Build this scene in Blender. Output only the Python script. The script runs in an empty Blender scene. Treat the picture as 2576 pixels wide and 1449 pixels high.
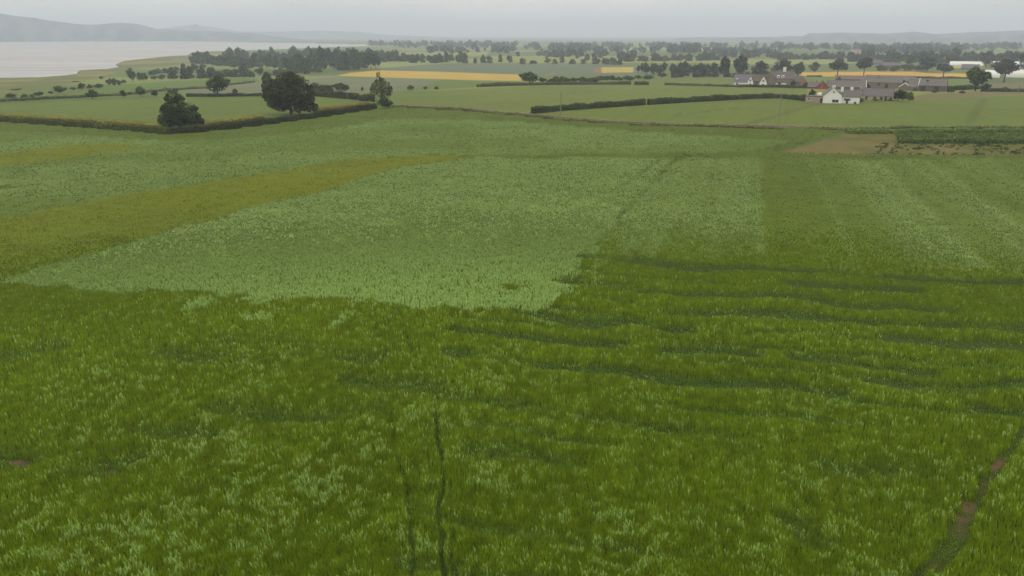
import bpy, math, random
import numpy as np

# ------------------------------------------------------------------ camera, sky, sun, exposure
S = bpy.context.scene
COL = S.collection
CAM_H = 26.0                       # metres above the crop field
FOC = 1909.0                       # focal length in survey pixels (frame 2576 x 1449)
CU, CV = 1288.0, 724.5
PITCH = math.atan((CV - 87.0) / FOC)
cd = bpy.data.cameras.new('camera'); cam = bpy.data.objects.new('camera', cd); COL.objects.link(cam)
cd.sensor_width = 36.0; cd.lens = 36.0 * FOC / 2576.0
cd.clip_start = 0.5; cd.clip_end = 60000
cam.location = (0, 0, CAM_H); cam.rotation_euler = (math.pi / 2 - PITCH, 0, 0)
S.camera = cam

SUN_EL, SUN_AZ = math.radians(48), math.radians(-125)      # behind the camera, to the left
w = bpy.data.worlds.new('World'); S.world = w; w.use_nodes = True
nt = w.node_tree; N = nt.nodes; L = nt.links
bg = N['Background']; bg.inputs['Strength'].default_value = 0.1
sky = N.new('ShaderNodeTexSky'); sky.sky_type = 'NISHITA'; sky.sun_disc = False
sky.sun_elevation = SUN_EL; sky.sun_rotation = math.pi - SUN_AZ
tc = N.new('ShaderNodeTexCoord')
sep = N.new('ShaderNodeSeparateXYZ'); L.new(tc.outputs['Generated'], sep.inputs[0])
rmp = N.new('ShaderNodeMapRange'); rmp.inputs['From Min'].default_value = 0.0; rmp.inputs['From Max'].default_value = 1.0
rmp.inputs['To Min'].default_value = 8.5; rmp.inputs['To Max'].default_value = 20.5
L.new(sep.outputs['Z'], rmp.inputs['Value'])
mp = N.new('ShaderNodeMapping'); mp.inputs['Scale'].default_value = (3.0, 3.0, 11.0); L.new(tc.outputs['Generated'], mp.inputs['Vector'])
nz = N.new('ShaderNodeTexNoise'); nz.inputs['Scale'].default_value = 1.6; nz.inputs['Detail'].default_value = 4; nz.inputs['Roughness'].default_value = 0.5
L.new(mp.outputs[0], nz.inputs['Vector'])
nr = N.new('ShaderNodeMapRange'); nr.inputs['From Min'].default_value = 0.3; nr.inputs['From Max'].default_value = 0.7
nr.inputs['To Min'].default_value = 0.86; nr.inputs['To Max'].default_value = 1.14
L.new(nz.outputs['Fac'], nr.inputs['Value'])
ml = N.new('ShaderNodeMath'); ml.operation = 'MULTIPLY'; L.new(rmp.outputs[0], ml.inputs[0]); L.new(nr.outputs[0], ml.inputs[1])
cc = N.new('ShaderNodeVectorMath'); cc.operation = 'SCALE'; cc.inputs[0].default_value = (1.0, 0.972, 0.88); L.new(ml.outputs[0], cc.inputs['Scale'])
mx = N.new('ShaderNodeMix'); mx.data_type = 'RGBA'; mx.inputs['Factor'].default_value = 0.96
L.new(sky.outputs[0], mx.inputs['A']); L.new(cc.outputs[0], mx.inputs['B'])
L.new(mx.outputs['Result'], bg.inputs['Color'])

sd = bpy.data.lights.new('sun', 'SUN'); sd.energy = 0.55; sd.angle = math.radians(14); sd.color = (1.0, 0.96, 0.9)
sun = bpy.data.objects.new('sun', sd); COL.objects.link(sun)
sun.rotation_euler = (math.pi / 2 - SUN_EL, 0, -SUN_AZ + math.pi)
sun.location = (-200, -200, 400)
S.view_settings.view_transform = 'Standard'; S.view_settings.look = 'None'
S.view_settings.exposure = 0.0; S.view_settings.gamma = 1.0
S.render.engine = 'CYCLES'
S.cycles.use_denoising = True
S.cycles.max_bounces = 5; S.cycles.diffuse_bounces = 2; S.cycles.glossy_bounces = 2
S.cycles.transmission_bounces = 3; S.cycles.volume_bounces = 0; S.cycles.transparent_max_bounces = 4

# ------------------------------------------------------------------ numbers: noise, survey, terrain
rng = np.random.default_rng(11)
random.seed(5)

def srgb(r, g, b, k=1.0):
    def f(c):
        c /= 255.0
        return c / 12.92 if c <= 0.04045 else ((c + 0.055) / 1.055) ** 2.4
    return (f(r) * k, f(g) * k, f(b) * k)

def _hash(ix, iy, seed):
    h = (ix.astype(np.int64) * 374761393 + iy.astype(np.int64) * 668265263 + seed * 1442695041) & 0xffffffff
    h = ((h ^ (h >> 13)) * 1274126177) & 0xffffffff
    return ((h ^ (h >> 16)) & 0xffff) / 65535.0

def noise(x, y, s, seed=0):
    x = np.asarray(x, float) / s; y = np.asarray(y, float) / s
    ix = np.floor(x); iy = np.floor(y); fx = x - ix; fy = y - iy
    fx = fx * fx * (3 - 2 * fx); fy = fy * fy * (3 - 2 * fy)
    a = _hash(ix, iy, seed); b = _hash(ix + 1, iy, seed); c = _hash(ix, iy + 1, seed); d = _hash(ix + 1, iy + 1, seed)
    return (a * (1 - fx) + b * fx) * (1 - fy) + (c * (1 - fx) + d * fx) * fy

def fbm(x, y, s, seed=0, o=3):
    t = 0; a = 1; n = 0
    for k in range(o):
        t = t + a * noise(x, y, s / 2 ** k, seed + 17 * k); n += a; a *= 0.5
    return t / n

def sstep(a, b, x):
    t = np.clip((np.asarray(x, float) - a) / (b - a), 0, 1)
    return t * t * (3 - 2 * t)

PLAIN, SEA = -12.5, -14.0
def terrain(x, y):
    d = np.hypot(x, y)
    z = PLAIN * sstep(300, 900, d)
    z = z + 0.5 * (noise(x, y, 60, 3) - 0.5) * sstep(60, 140, d) * (1 - sstep(300, 500, d))
    z = z + 1.2 * (noise(x, y, 260, 4) - 0.5) * sstep(420, 800, d) * (1 - sstep(900, 1500, d))
    return z

def ray(u, v):
    a = (np.asarray(u, float) - CU) / FOC; b = -(np.asarray(v, float) - CV) / FOC
    return a, math.cos(PITCH) + b * math.sin(PITCH), -math.sin(PITCH) + b * math.cos(PITCH)

def at(u, v, z=None):
    """ground point that the surveyed direction (u, v) meets"""
    dx, dy, dz = ray(u, v)
    if z is not None:
        t = (z - CAM_H) / dz
        return dx * t, dy * t, z
    if np.ndim(dz) == 0 and dz > -0.0018: dz = -0.0018
    zz = -0.0
    for k in range(60):
        t = (zz - CAM_H) / dz
        zz = 0.6 * zz + 0.4 * float(terrain(dx * t, dy * t))
    t = (zz - CAM_H) / dz
    return float(dx * t), float(dy * t), zz

def mpu(p):
    """metres per survey pixel at point p"""
    return (p[1] * math.cos(PITCH) - (p[2] - CAM_H) * math.sin(PITCH)) / FOC

def gpoly(pts): return np.array([at(u, v)[:2] for u, v in pts])
def inpoly(x, y, P):
    ok = np.zeros(x.shape, bool)
    x0, y0 = P.min(0); x1, y1 = P.max(0)
    m = (x >= x0) & (x <= x1) & (y >= y0) & (y <= y1)
    if not m.any(): return ok
    xs = x[m]; ys = y[m]; c = np.zeros(xs.shape, bool)
    n = len(P)
    for i in range(n):
        ax, ay = P[i]; bx, by = P[(i + 1) % n]
        if ay == by: continue
        q = ((ay > ys) != (by > ys)) & (xs < (bx - ax) * (ys - ay) / (by - ay) + ax)
        c ^= q
    ok[m] = c
    return ok

def pldist(x, y, P, reach):
    """distance of points to polyline P, inf where beyond reach"""
    D = np.full(x.shape, np.inf)
    for i in range(len(P) - 1):
        a = P[i]; b = P[i + 1]
        m = (x > min(a[0], b[0]) - reach) & (x < max(a[0], b[0]) + reach) & (y > min(a[1], b[1]) - reach) & (y < max(a[1], b[1]) + reach)
        if not m.any(): continue
        d = b - a; l2 = max(d @ d, 1e-9)
        t = np.clip(((x[m] - a[0]) * d[0] + (y[m] - a[1]) * d[1]) / l2, 0, 1)
        D[m] = np.minimum(D[m], np.hypot(x[m] - a[0] - t * d[0], y[m] - a[1] - t * d[1]))
    return D

# ------------------------------------------------------------------ materials
def mat(name, rough=0.85, spec=0.2):
    m = bpy.data.materials.new(name); m.use_nodes = True
    b = m.node_tree.nodes['Principled BSDF']; b.inputs['Roughness'].default_value = rough
    b.inputs['Specular IOR Level'].default_value = spec
    return m, m.node_tree, b

def plain_mat(name, col, var=0.15, scale=1.5, rough=0.85, spec=0.2, stretch=(1, 1, 1), metal=0.0):
    m, t, b = mat(name, rough, spec)
    tc = t.nodes.new('ShaderNodeTexCoord'); mp = t.nodes.new('ShaderNodeMapping'); mp.inputs['Scale'].default_value = stretch
    nz = t.nodes.new('ShaderNodeTexNoise'); nz.inputs['Scale'].default_value = scale; nz.inputs['Detail'].default_value = 5
    r = t.nodes.new('ShaderNodeMapRange'); r.inputs['From Min'].default_value = 0.3; r.inputs['From Max'].default_value = 0.7
    r.inputs['To Min'].default_value = 1 - var; r.inputs['To Max'].default_value = 1 + var
    v = t.nodes.new('ShaderNodeVectorMath'); v.operation = 'SCALE'; v.inputs[0].default_value = col
    t.links.new(tc.outputs['Object'], mp.inputs[0]); t.links.new(mp.outputs[0], nz.inputs['Vector'])
    t.links.new(nz.outputs['Fac'], r.inputs['Value']); t.links.new(r.outputs[0], v.inputs['Scale'])
    t.links.new(v.outputs[0], b.inputs['Base Color']); b.inputs['Metallic'].default_value = metal
    return m

def attr_mat(name, rough=0.9, spec=0.1, transl=0.0, rand=0.0, fine=None):
    m, t, b = mat(name, rough, spec)
    a = t.nodes.new('ShaderNodeAttribute'); a.attribute_name = 'plant'
    out = a.outputs['Color']
    if rand:
        oi = t.nodes.new('ShaderNodeObjectInfo'); r = t.nodes.new('ShaderNodeMapRange')
        r.inputs['To Min'].default_value = 1 - rand; r.inputs['To Max'].default_value = 1 + rand
        t.links.new(oi.outputs['Random'], r.inputs['Value'])
        v = t.nodes.new('ShaderNodeVectorMath'); v.operation = 'SCALE'
        t.links.new(out, v.inputs[0]); t.links.new(r.outputs[0], v.inputs['Scale']); out = v.outputs[0]
    if fine:
        tc = t.nodes.new('ShaderNodeTexCoord'); nz = t.nodes.new('ShaderNodeTexNoise')
        nz.inputs['Scale'].default_value = fine; nz.inputs['Detail'].default_value = 6; nz.inputs['Roughness'].default_value = 0.65
        t.links.new(tc.outputs['Object'], nz.inputs['Vector'])
        r = t.nodes.new('ShaderNodeMapRange'); r.inputs['From Min'].default_value = 0.3; r.inputs['From Max'].default_value = 0.7
        r.inputs['To Min'].default_value = 0.86; r.inputs['To Max'].default_value = 1.14
        t.links.new(nz.outputs['Fac'], r.inputs['Value'])
        v = t.nodes.new('ShaderNodeVectorMath'); v.operation = 'SCALE'
        t.links.new(out, v.inputs[0]); t.links.new(r.outputs[0], v.inputs['Scale']); out = v.outputs[0]
    t.links.new(out, b.inputs['Base Color'])
    if transl:
        tr = t.nodes.new('ShaderNodeBsdfTranslucent'); t.links.new(out, tr.inputs['Color'])
        mxs = t.nodes.new('ShaderNodeMixShader'); mxs.inputs[0].default_value = transl
        t.links.new(b.outputs[0], mxs.inputs[1]); t.links.new(tr.outputs[0], mxs.inputs[2])
        t.links.new(mxs.outputs[0], t.nodes['Material Output'].inputs['Surface'])
    return m

M_GROUND = attr_mat('field_soil_and_grass', fine=0.35)
M_CROP = attr_mat('crop_stems', 0.75, 0.1, transl=0.45)
M_LEAF = attr_mat('leaves', 0.8, 0.12, transl=0.22, rand=0.16)
M_BARK = plain_mat('bark', (0.05, 0.042, 0.032), 0.3, 2, stretch=(1, 1, 0.3))
M_HILL = attr_mat('hillside', fine=0.004)

# ------------------------------------------------------------------ object helpers
def mesh(name, V, F, m, colours=None, smooth=False):
    """V (n,3), F (k,3) or (k,4) -> mesh data"""
    V = np.ascontiguousarray(V, np.float32); F = np.ascontiguousarray(F, np.int32)
    me = bpy.data.meshes.new(name)
    k = F.shape[1]
    me.vertices.add(len(V)); me.vertices.foreach_set('co', V.ravel())
    me.loops.add(F.size); me.loops.foreach_set('vertex_index', F.ravel())
    me.polygons.add(len(F)); me.polygons.foreach_set('loop_start', np.arange(0, F.size, k, dtype=np.int32))
    me.polygons.foreach_set('loop_total', np.full(len(F), k, np.int32))
    if smooth: me.polygons.foreach_set('use_smooth', np.ones(len(F), bool))
    if colours is not None:
        a = me.color_attributes.new('plant', 'FLOAT_COLOR', 'POINT')
        c = np.ones((len(V), 4), np.float32); c[:, :3] = colours
        a.data.foreach_set('color', c.ravel())
    me.materials.append(m); me.update(calc_edges=True)
    return me

def put(name, me, parent=None, loc=None):
    o = bpy.data.objects.new(name, me); COL.objects.link(o)
    if parent: o.parent = parent
    if loc is not None: o.location = loc
    return o

def tag(o, label=None, cat=None, group=None, kind=None):
    if label: o['label'] = label
    if cat: o['category'] = cat
    if group: o['group'] = group
    if kind: o['kind'] = kind
    return o

def thing(name, label, cat, loc, rz=0.0, group=None):
    o = bpy.data.objects.new(name, None); COL.objects.link(o)
    o.location = loc; o.rotation_euler = (0, 0, rz); o.empty_display_size = 0.5
    return tag(o, label, cat, group)

class MB:
    """collects boxes, prisms and tubes into one mesh"""
    def __init__(s): s.v = []; s.f = []
    def poly(s, vs, fs):
        b = len(s.v); s.v += [tuple(p) for p in vs]; s.f += [tuple(i + b for i in f) for f in fs]; return s
    def box(s, x0, x1, y0, y1, z0, z1):
        return s.poly([(x0, y0, z0), (x1, y0, z0), (x1, y1, z0), (x0, y1, z0), (x0, y0, z1), (x1, y0, z1), (x1, y1, z1), (x0, y1, z1)],
                      [(0, 3, 2, 1), (4, 5, 6, 7), (0, 1, 5, 4), (1, 2, 6, 5), (2, 3, 7, 6), (3, 0, 4, 7)])
    def tube(s, p0, p1, r0, r1, n=8):
        p0 = np.array(p0, float); p1 = np.array(p1, float); d = p1 - p0; d /= max(np.linalg.norm(d), 1e-9)
        a = np.cross(d, (0, 0, 1) if abs(d[2]) < 0.9 else (1, 0, 0)); a /= np.linalg.norm(a); b = np.cross(d, a)
        vs = []
        for p, r in ((p0, r0), (p1, r1)):
            for k in range(n):
                t = 2 * math.pi * k / n; vs.append(p + r * (math.cos(t) * a + math.sin(t) * b))
        fs = [(k, (k + 1) % n, n + (k + 1) % n, n + k) for k in range(n)] + [tuple(range(n))[::-1], tuple(range(n, 2 * n))]
        return s.poly(vs, fs)
    def data(s, name, m, bevel=0):
        me = bpy.data.meshes.new(name); me.from_pydata(s.v, [], s.f); me.materials.append(m); me.update(); return me
    def build(s, name, m, parent=None, loc=None): return put(name, s.data(name, m), parent, loc)

# ------------------------------------------------------------------ where the fields lie (surveyed outlines)
LT = 1.0    # seen colour / albedo
NEAR = gpoly([(-600, 262), (-300, 284), (0, 309), (200, 323), (350, 334), (425, 343), (600, 326), (800, 299), (950, 276), (985, 270), (1160, 280), (1290, 291),
              (1450, 307), (1600, 316), (1800, 322), (2000, 327), (2125, 331), (1950, 388), (2258, 393), (2576, 396), (3200, 400), (3600, 700), (3600, 1700), (-1000, 1700), (-1000, 600)])
NEAR_BACK = np.array([(-160, -120), (-160, 40), (160, 40), (160, -120)])
PALE = gpoly([(-700, 820), (0, 716), (300, 628), (720, 508), (1010, 432), (1190, 402), (1450, 402), (1690, 403), (1665, 425), (1600, 520), (1545, 600), (1440, 668), (1415, 730), (1345, 795), (1290, 792),
              (1050, 775), (850, 768), (600, 752), (450, 738), (250, 730), (0, 716)])
SPILL = gpoly([(300, 733), (600, 750), (850, 766), (1050, 775), (1290, 792), (1345, 795), (1440, 668), (1530, 640), (1540, 700), (1500, 760), (1400, 830), (1250, 815), (1050, 795), (900, 840), (700, 830), (400, 790)])
PALE2 = gpoly([(1690, 403), (1910, 405), (1925, 640), (1820, 655), (1650, 650), (1490, 640), (1545, 600), (1600, 520), (1665, 425)])
STRIPE = gpoly([(-700, 640), (0, 556), (250, 512), (560, 458), (900, 405), (1000, 398), (1195, 399), (1060, 421), (1000, 433), (720, 508), (300, 622), (0, 692), (-700, 860)])
STRIPE2 = gpoly([(-700, 440), (0, 391), (120, 376), (250, 366), (390, 374), (180, 402), (0, 426), (-700, 520)])
UPPER = gpoly([(-700, 440), (-300, 320), (0, 335), (200, 345), (430, 362), (700, 345), (900, 318), (985, 300), (1290, 310), (1600, 335), (1980, 360), (1900, 385), (1700, 390), (1190, 394), (1000, 396), (900, 404), (560, 457), (0, 555), (-700, 640)])
RIGHT = gpoly([(1910, 405), (2576, 405), (3200, 410), (3600, 720), (2576, 690), (2400, 690), (2200, 665), (1925, 650)])
BROWN = gpoly([(1950, 388), (2130, 338), (2258, 338), (2262, 361), (2576, 362), (3200, 364), (3200, 400), (2576, 395.5), (2258, 392.5)])
TRACKS = [gpoly(p) for p in ([(1098, 1005), (1102, 1100), (1110, 1200), (1108, 1300), (1118, 1400), (1122, 1500)], [(985, 1040), (1000, 1150), (1035, 1290), (1040, 1360), (1030, 1500)],
                             [(935, 790), (950, 840), (972, 910)], [(998, 785), (1020, 840), (1050, 940)], [(1130, 1225), (1140, 1330), (1150, 1500)])]
RTRACK = [gpoly(p) for p in ([(2640, 1040), (2576, 1095), (2515, 1165), (2470, 1230), (2430, 1300), (2380, 1360), (2310, 1450), (2260, 1520)],
                             [(2450, 1280), (2400, 1370), (2350, 1450)])]
SOIL = [(gpoly(p), r) for p, r in (([(2512, 1160), (2495, 1195)], 0.55), ([(2440, 1270), (2420, 1305)], 0.75), ([(1000, 998), (1040, 1002)], 0.4), ([(20, 1160), (70, 1170)], 0.5),
                                   ([(2400, 1378), (2380, 1390)], 0.25), ([(230, 1192), (280, 1188)], 0.3))]
MIDTRACK = [gpoly(p) for p in ([(1720, 395), (1690, 410), (1640, 465), (1590, 520), (1540, 580), (1500, 620), (1460, 655)], [(1660, 405), (1600, 450), (1570, 475)])]
DARKEDGE = [gpoly(p) for p in ([(1900, 386), (1960, 374), (2030, 362)], [(1700, 399), (1780, 388)], [(0, 480), (330, 440), (560, 400)], [(-200, 545), (200, 500)],)]
WAVES = [gpoly(p) for p in ([(1480, 648), (1560, 652), (1717, 673), (2000, 688), (2220, 702), (2420, 712), (2600, 718)],
                            [(1430, 712), (1600, 736), (1790, 747), (1930, 748), (2044, 758), (2120, 774), (2250, 776), (2390, 788)],
                            [(2007, 720), (2100, 727), (2300, 735)], [(1700, 790), (1867, 788), (1967, 798), (2150, 815), (2400, 828), (2600, 835)],
                            [(1290, 790), (1450, 815), (1600, 820), (1720, 836)], [(1150, 835), (1210, 850), (1420, 862), (1570, 868)], [(1670, 882), (1830, 892), (1900, 900)],
                            [(2020, 912), (2130, 918), (2200, 935), (2330, 942)], [(1130, 900), (1250, 908), (1380, 926), (1550, 940), (1760, 966), (1900, 982), (2110, 1000)],
                            [(2440, 1025), (2600, 1045)], [(2180, 965), (2330, 985), (2600, 970)], [(2250, 860), (2420, 875), (2600, 880)],
                            [(590, 868), (680, 880), (800, 895), (920, 905)], [(430, 895), (560, 912), (680, 920)], [(870, 965), (960, 975), (1090, 985)], [(0, 905), (60, 890), (130, 880)],
                            [(560, 1030), (700, 1045)], [(720, 1060), (830, 1050), (960, 1030)], [(180, 1190), (270, 1192), (330, 1170)], [(-60, 1140), (60, 1165)],
                            [(1210, 1160), (1350, 1175), (1420, 1185)], [(1330, 1040), (1500, 1060), (1760, 1110), (1850, 1140)], [(2100, 1180), (2260, 1195)], [(1990, 1320), (2050, 1380)],
                            [(380, 1090), (520, 1105)], [(1150, 1010), (1260, 1035), (1340, 1040)])]
COL_GREEN = np.array(srgb(87, 104, 22)); COL_PALE = np.array(srgb(124, 146, 84)); COL_STEM = np.array(srgb(72, 92, 58))
COL_OLIVE = np.array(srgb(113, 122, 8)); COL_UP = np.array(srgb(110, 128, 62)); COL_SOIL = np.array(srgb(116, 92, 68))
COL_YG = np.array(srgb(90, 107, 23))
vp = at(1890, 640); vq = at(1890, 405)
SD = np.array([vq[0] - vp[0], vq[1] - vp[1]]); SD /= np.linalg.norm(SD)          # drilling direction of the right-hand bouts

BOUT_A = []
for u_ in (1600, 1690, 1760, 1905, 1912, 2020, 2035, 2060, 2110, 2130, 2205, 2222, 2238, 2320, 2340, 2365, 2385, 2470, 2500, 2600, 2640):
    q_ = at(u_, 405); BOUT_A.append(q_[0] * SD[1] - q_[1] * SD[0])
BOUT_P = [0.9, 0.9, 0.8, 0.75, 0.08, 0.08, 0.35, 0.15, 0.3, 0.8, 0.75, 0.25, 0.3, 0.75, 0.6, 0.1, 0.45, 0.5, 0.15, 0.35, 0.1]
CROP_K = np.array([1.95, 1.92, 0.9])
PALE_T = np.array([0.95, 0.96, 2.05])
def dense(x, y): return (1 - 0.53 * sstep(69, 112, np.hypot(x, y)) - 0.09 * sstep(95, 145, np.hypot(x, y)))[:, None]      # darkens far crop colour in place of shade between the leaves
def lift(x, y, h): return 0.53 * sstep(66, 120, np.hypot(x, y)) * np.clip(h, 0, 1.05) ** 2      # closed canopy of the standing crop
def crop(x, y):
    """what grows at (x, y): stem colour, share of pale flower heads, height factor, bare soil factor"""
    n = len(x)
    jx = x + 1.6 * (noise(x, y, 2.2, 41) - 0.5) + 2.2 * (noise(x, y, 9, 42) - 0.5); jy = y + 2.6 * (noise(x, y, 1.3, 47) - 0.5) * sstep(110, 60, np.hypot(x, y)) + 1.6 * (noise(x, y, 2.2, 43) - 0.5) + 2.2 * (noise(x, y, 9, 44) - 0.5)
    d = np.hypot(x, y)
    base = COL_GREEN + (COL_YG - COL_GREEN) * sstep(48, 120, d)[:, None]
    base = base * (0.9 + 0.2 * fbm(x, y, 14, 5))[:, None]
    ac = x * SD[1] - y * SD[0]; al = x * SD[0] + y * SD[1]; base = base * (0.9 + 0.2 * noise(ac, al * 0.12, 0.55, 6))[:, None]
    patch = fbm(x, y, 5.0, 8, 3)
    pale = 0.03 + 0.24 * sstep(0.35, 0.75, patch) * (1 - sstep(46, 72, d)) + 0.13 * sstep(0.5, 0.72, fbm(x, y, 7, 9)) * sstep(60, 80, d)
    pale = pale * (0.6 + 0.6 * sstep(20, -25, x - 0.0 * y))
    h = 0.88 + 0.24 * fbm(x, y, 6, 21)
    m = inpoly(jx, jy, UPPER)
    base[m] = COL_YG * 1.02
    pale[m] = (0.34 + 0.5 * sstep(0.3, 0.62, fbm(x[m], y[m] * 2.2, 26, 12)))
    m = inpoly(jx, jy, RIGHT) | inpoly(jx, jy, PALE2)
    across = x * SD[1] - y * SD[0]
    st = np.interp(across[m] + 0.7 * (noise(x[m], y[m], 12, 76) - 0.5), BOUT_A, BOUT_P)
    fade = sstep(80, 112, d[m] + 9 * (fbm(x[m], y[m], 4, 81) - 0.5))
    sk = noise(across[m], 0.06 * (x[m] * SD[0] + y[m] * SD[1]), 1.8, 79); st = st * (0.78 + 0.4 * sstep(-0.3, 0.3, np.sin(across[m] * 2 * math.pi / 3.4 + noise(x[m], y[m], 30, 83)))); pale[m] = np.clip(st * (0.15 + 0.85 * fade) * (0.5 + 0.6 * patch[m] + 0.4 * sk) + 0.03, 0, 1)
    base[m] = COL_YG * (0.95 + 0.1 * patch[m])[:, None]
    m = inpoly(jx, jy, PALE2); sk = noise(across[m], 0.06 * (x[m] * SD[0] + y[m] * SD[1]), 1.5, 78); pale[m] = np.clip((pale[m] + 0.3 * sstep(90, 125, d[m])) * (0.5 + 0.8 * sk), 0, 0.85)
    m = inpoly(jx, jy, PALE)
    q = fbm(x[m], y[m], 11, 15)
    pale[m] = np.clip(1.0 - 0.7 * sstep(0.7, 0.9, q), 0.1, 1)
    sp = inpoly(jx, jy, SPILL); pale[sp] = np.maximum(pale[sp], 0.5 * sstep(0.45, 0.7, fbm(x[sp], y[sp], 4, 17)))
    m = inpoly(jx, jy, STRIPE) | inpoly(jx, jy, STRIPE2)
    t = sstep(85, 150, d[m])[:, None]
    base[m] = (COL_YG * 0.98) * (1 - t) + COL_OLIVE * t
    base[m] *= (0.93 + 0.16 * fbm(x[m], y[m] * 3, 18, 19))[:, None]
    pale[m] = 0.01
    soil = np.zeros(n)
    wob = 0.5 + 0.9 * fbm(x, y, 4, 31)
    wx = x + 1.4 * (fbm(x, y, 5, 33) - 0.5); wy = y + 2.6 * (fbm(x, y, 7, 34) - 0.5)
    brk = 0.35 + 0.75 * sstep(0.3, 0.55, fbm(x, y * 1.6, 5.5, 35))
    for k, P in enumerate(WAVES):
        wd = 0.7 + 0.013 * np.hypot(*P.mean(0))
        wd = min(wd, 1.8) * (1 if k < 12 else 1.3)
        D = pldist(wx, wy, P, 4.0)
        g = np.where(np.isfinite(D), 1 - sstep(wd * 0.1, wd * 1.25, np.where(np.isfinite(D), D, 9) / wob), 0) * brk * (1 if k < 12 else 0.6)
        h = h * (1 - 0.68 * np.minimum(g, 1))
        base += (COL_STEM * 0.85 - base) * (0.85 * np.minimum(g, 1))[:, None]; pale = pale * (1 - 0.6 * g)
    # smaller natural waves of the leaning crop on the right
    m = (d < 92) & (x > -6) & ~inpoly(x, y, PALE) & ~inpoly(x, y, PALE2)
    ph = (wy[m] + 0.22 * x[m]) / 4.6 + 1.6 * fbm(x[m], y[m], 26, 51)
    sw = sstep(0.72, 0.95, np.sin(ph * 2 * math.pi) * 0.5 + 0.5) * sstep(0.42, 0.6, fbm(x[m] * 0.5, y[m], 10, 53))
    h[m] *= 1 - 0.38 * sw; base[m] += (COL_STEM - base[m]) * (0.5 * sw)[:, None]
    for kt, P in enumerate(TRACKS):
        D = pldist(x + 0.5 * (noise(x, y, 1.5, 61) - 0.5), y, P, 2.0)
        g = np.where(np.isfinite(D), 1 - sstep(0.03, 0.31, np.where(np.isfinite(D), D, 9)), 0) * (0.95 if kt == 0 else 0.6) * sstep(0.25, 0.6, fbm(x, y, 1.6, 62)); g = np.clip(g, 0, 1)
        h = h * (1 - 0.85 * g); base += (COL_STEM * 0.8 - base) * (0.6 * g)[:, None]; pale = pale * (1 - g)
    for P in RTRACK:
        D = pldist(x + 0.8 * (noise(x, y, 1.5, 61) - 0.5), y, P, 2.0)
        g = np.where(np.isfinite(D), 1 - sstep(0.08, 0.42, np.where(np.isfinite(D), D, 9)), 0)
        h = h * (1 - 0.8 * g); base += (COL_STEM - base) * (0.6 * g)[:, None]; pale = pale * (1 - 0.7 * g); soil = np.maximum(soil, g * 0.4 * sstep(0.4, 0.6, noise(x, y, 1.6, 64)))
    for P in MIDTRACK + DARKEDGE:
        D = pldist(wx, wy, P, 4.0)
        g = np.where(np.isfinite(D), 1 - sstep(0.15, 0.9, np.where(np.isfinite(D), D, 9)), 0) * (0.05 + 0.6 * noise(x, y, 5, 66)); g = np.clip(g, 0, 1)
        h = h * (1 - 0.6 * g); base += (COL_STEM - base) * (0.8 * g)[:, None]; pale = pale * (1 - 0.75 * g)
    for P, r in SOIL:
        D = pldist(x, y, P, 4.0)
        g = np.where(np.isfinite(D), 1 - sstep(r * 0.1, r * 0.8, np.where(np.isfinite(D), D, 9) + 0.5 * (noise(x, y, 0.7, 70) - 0.5)), 0) * sstep(0.3, 0.55, fbm(x, y, 0.9, 71))
        soil = np.maximum(soil, g); h = h * (1 - g * 0.97)
    return base, np.clip(pale, 0, 1), h, soil

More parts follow.
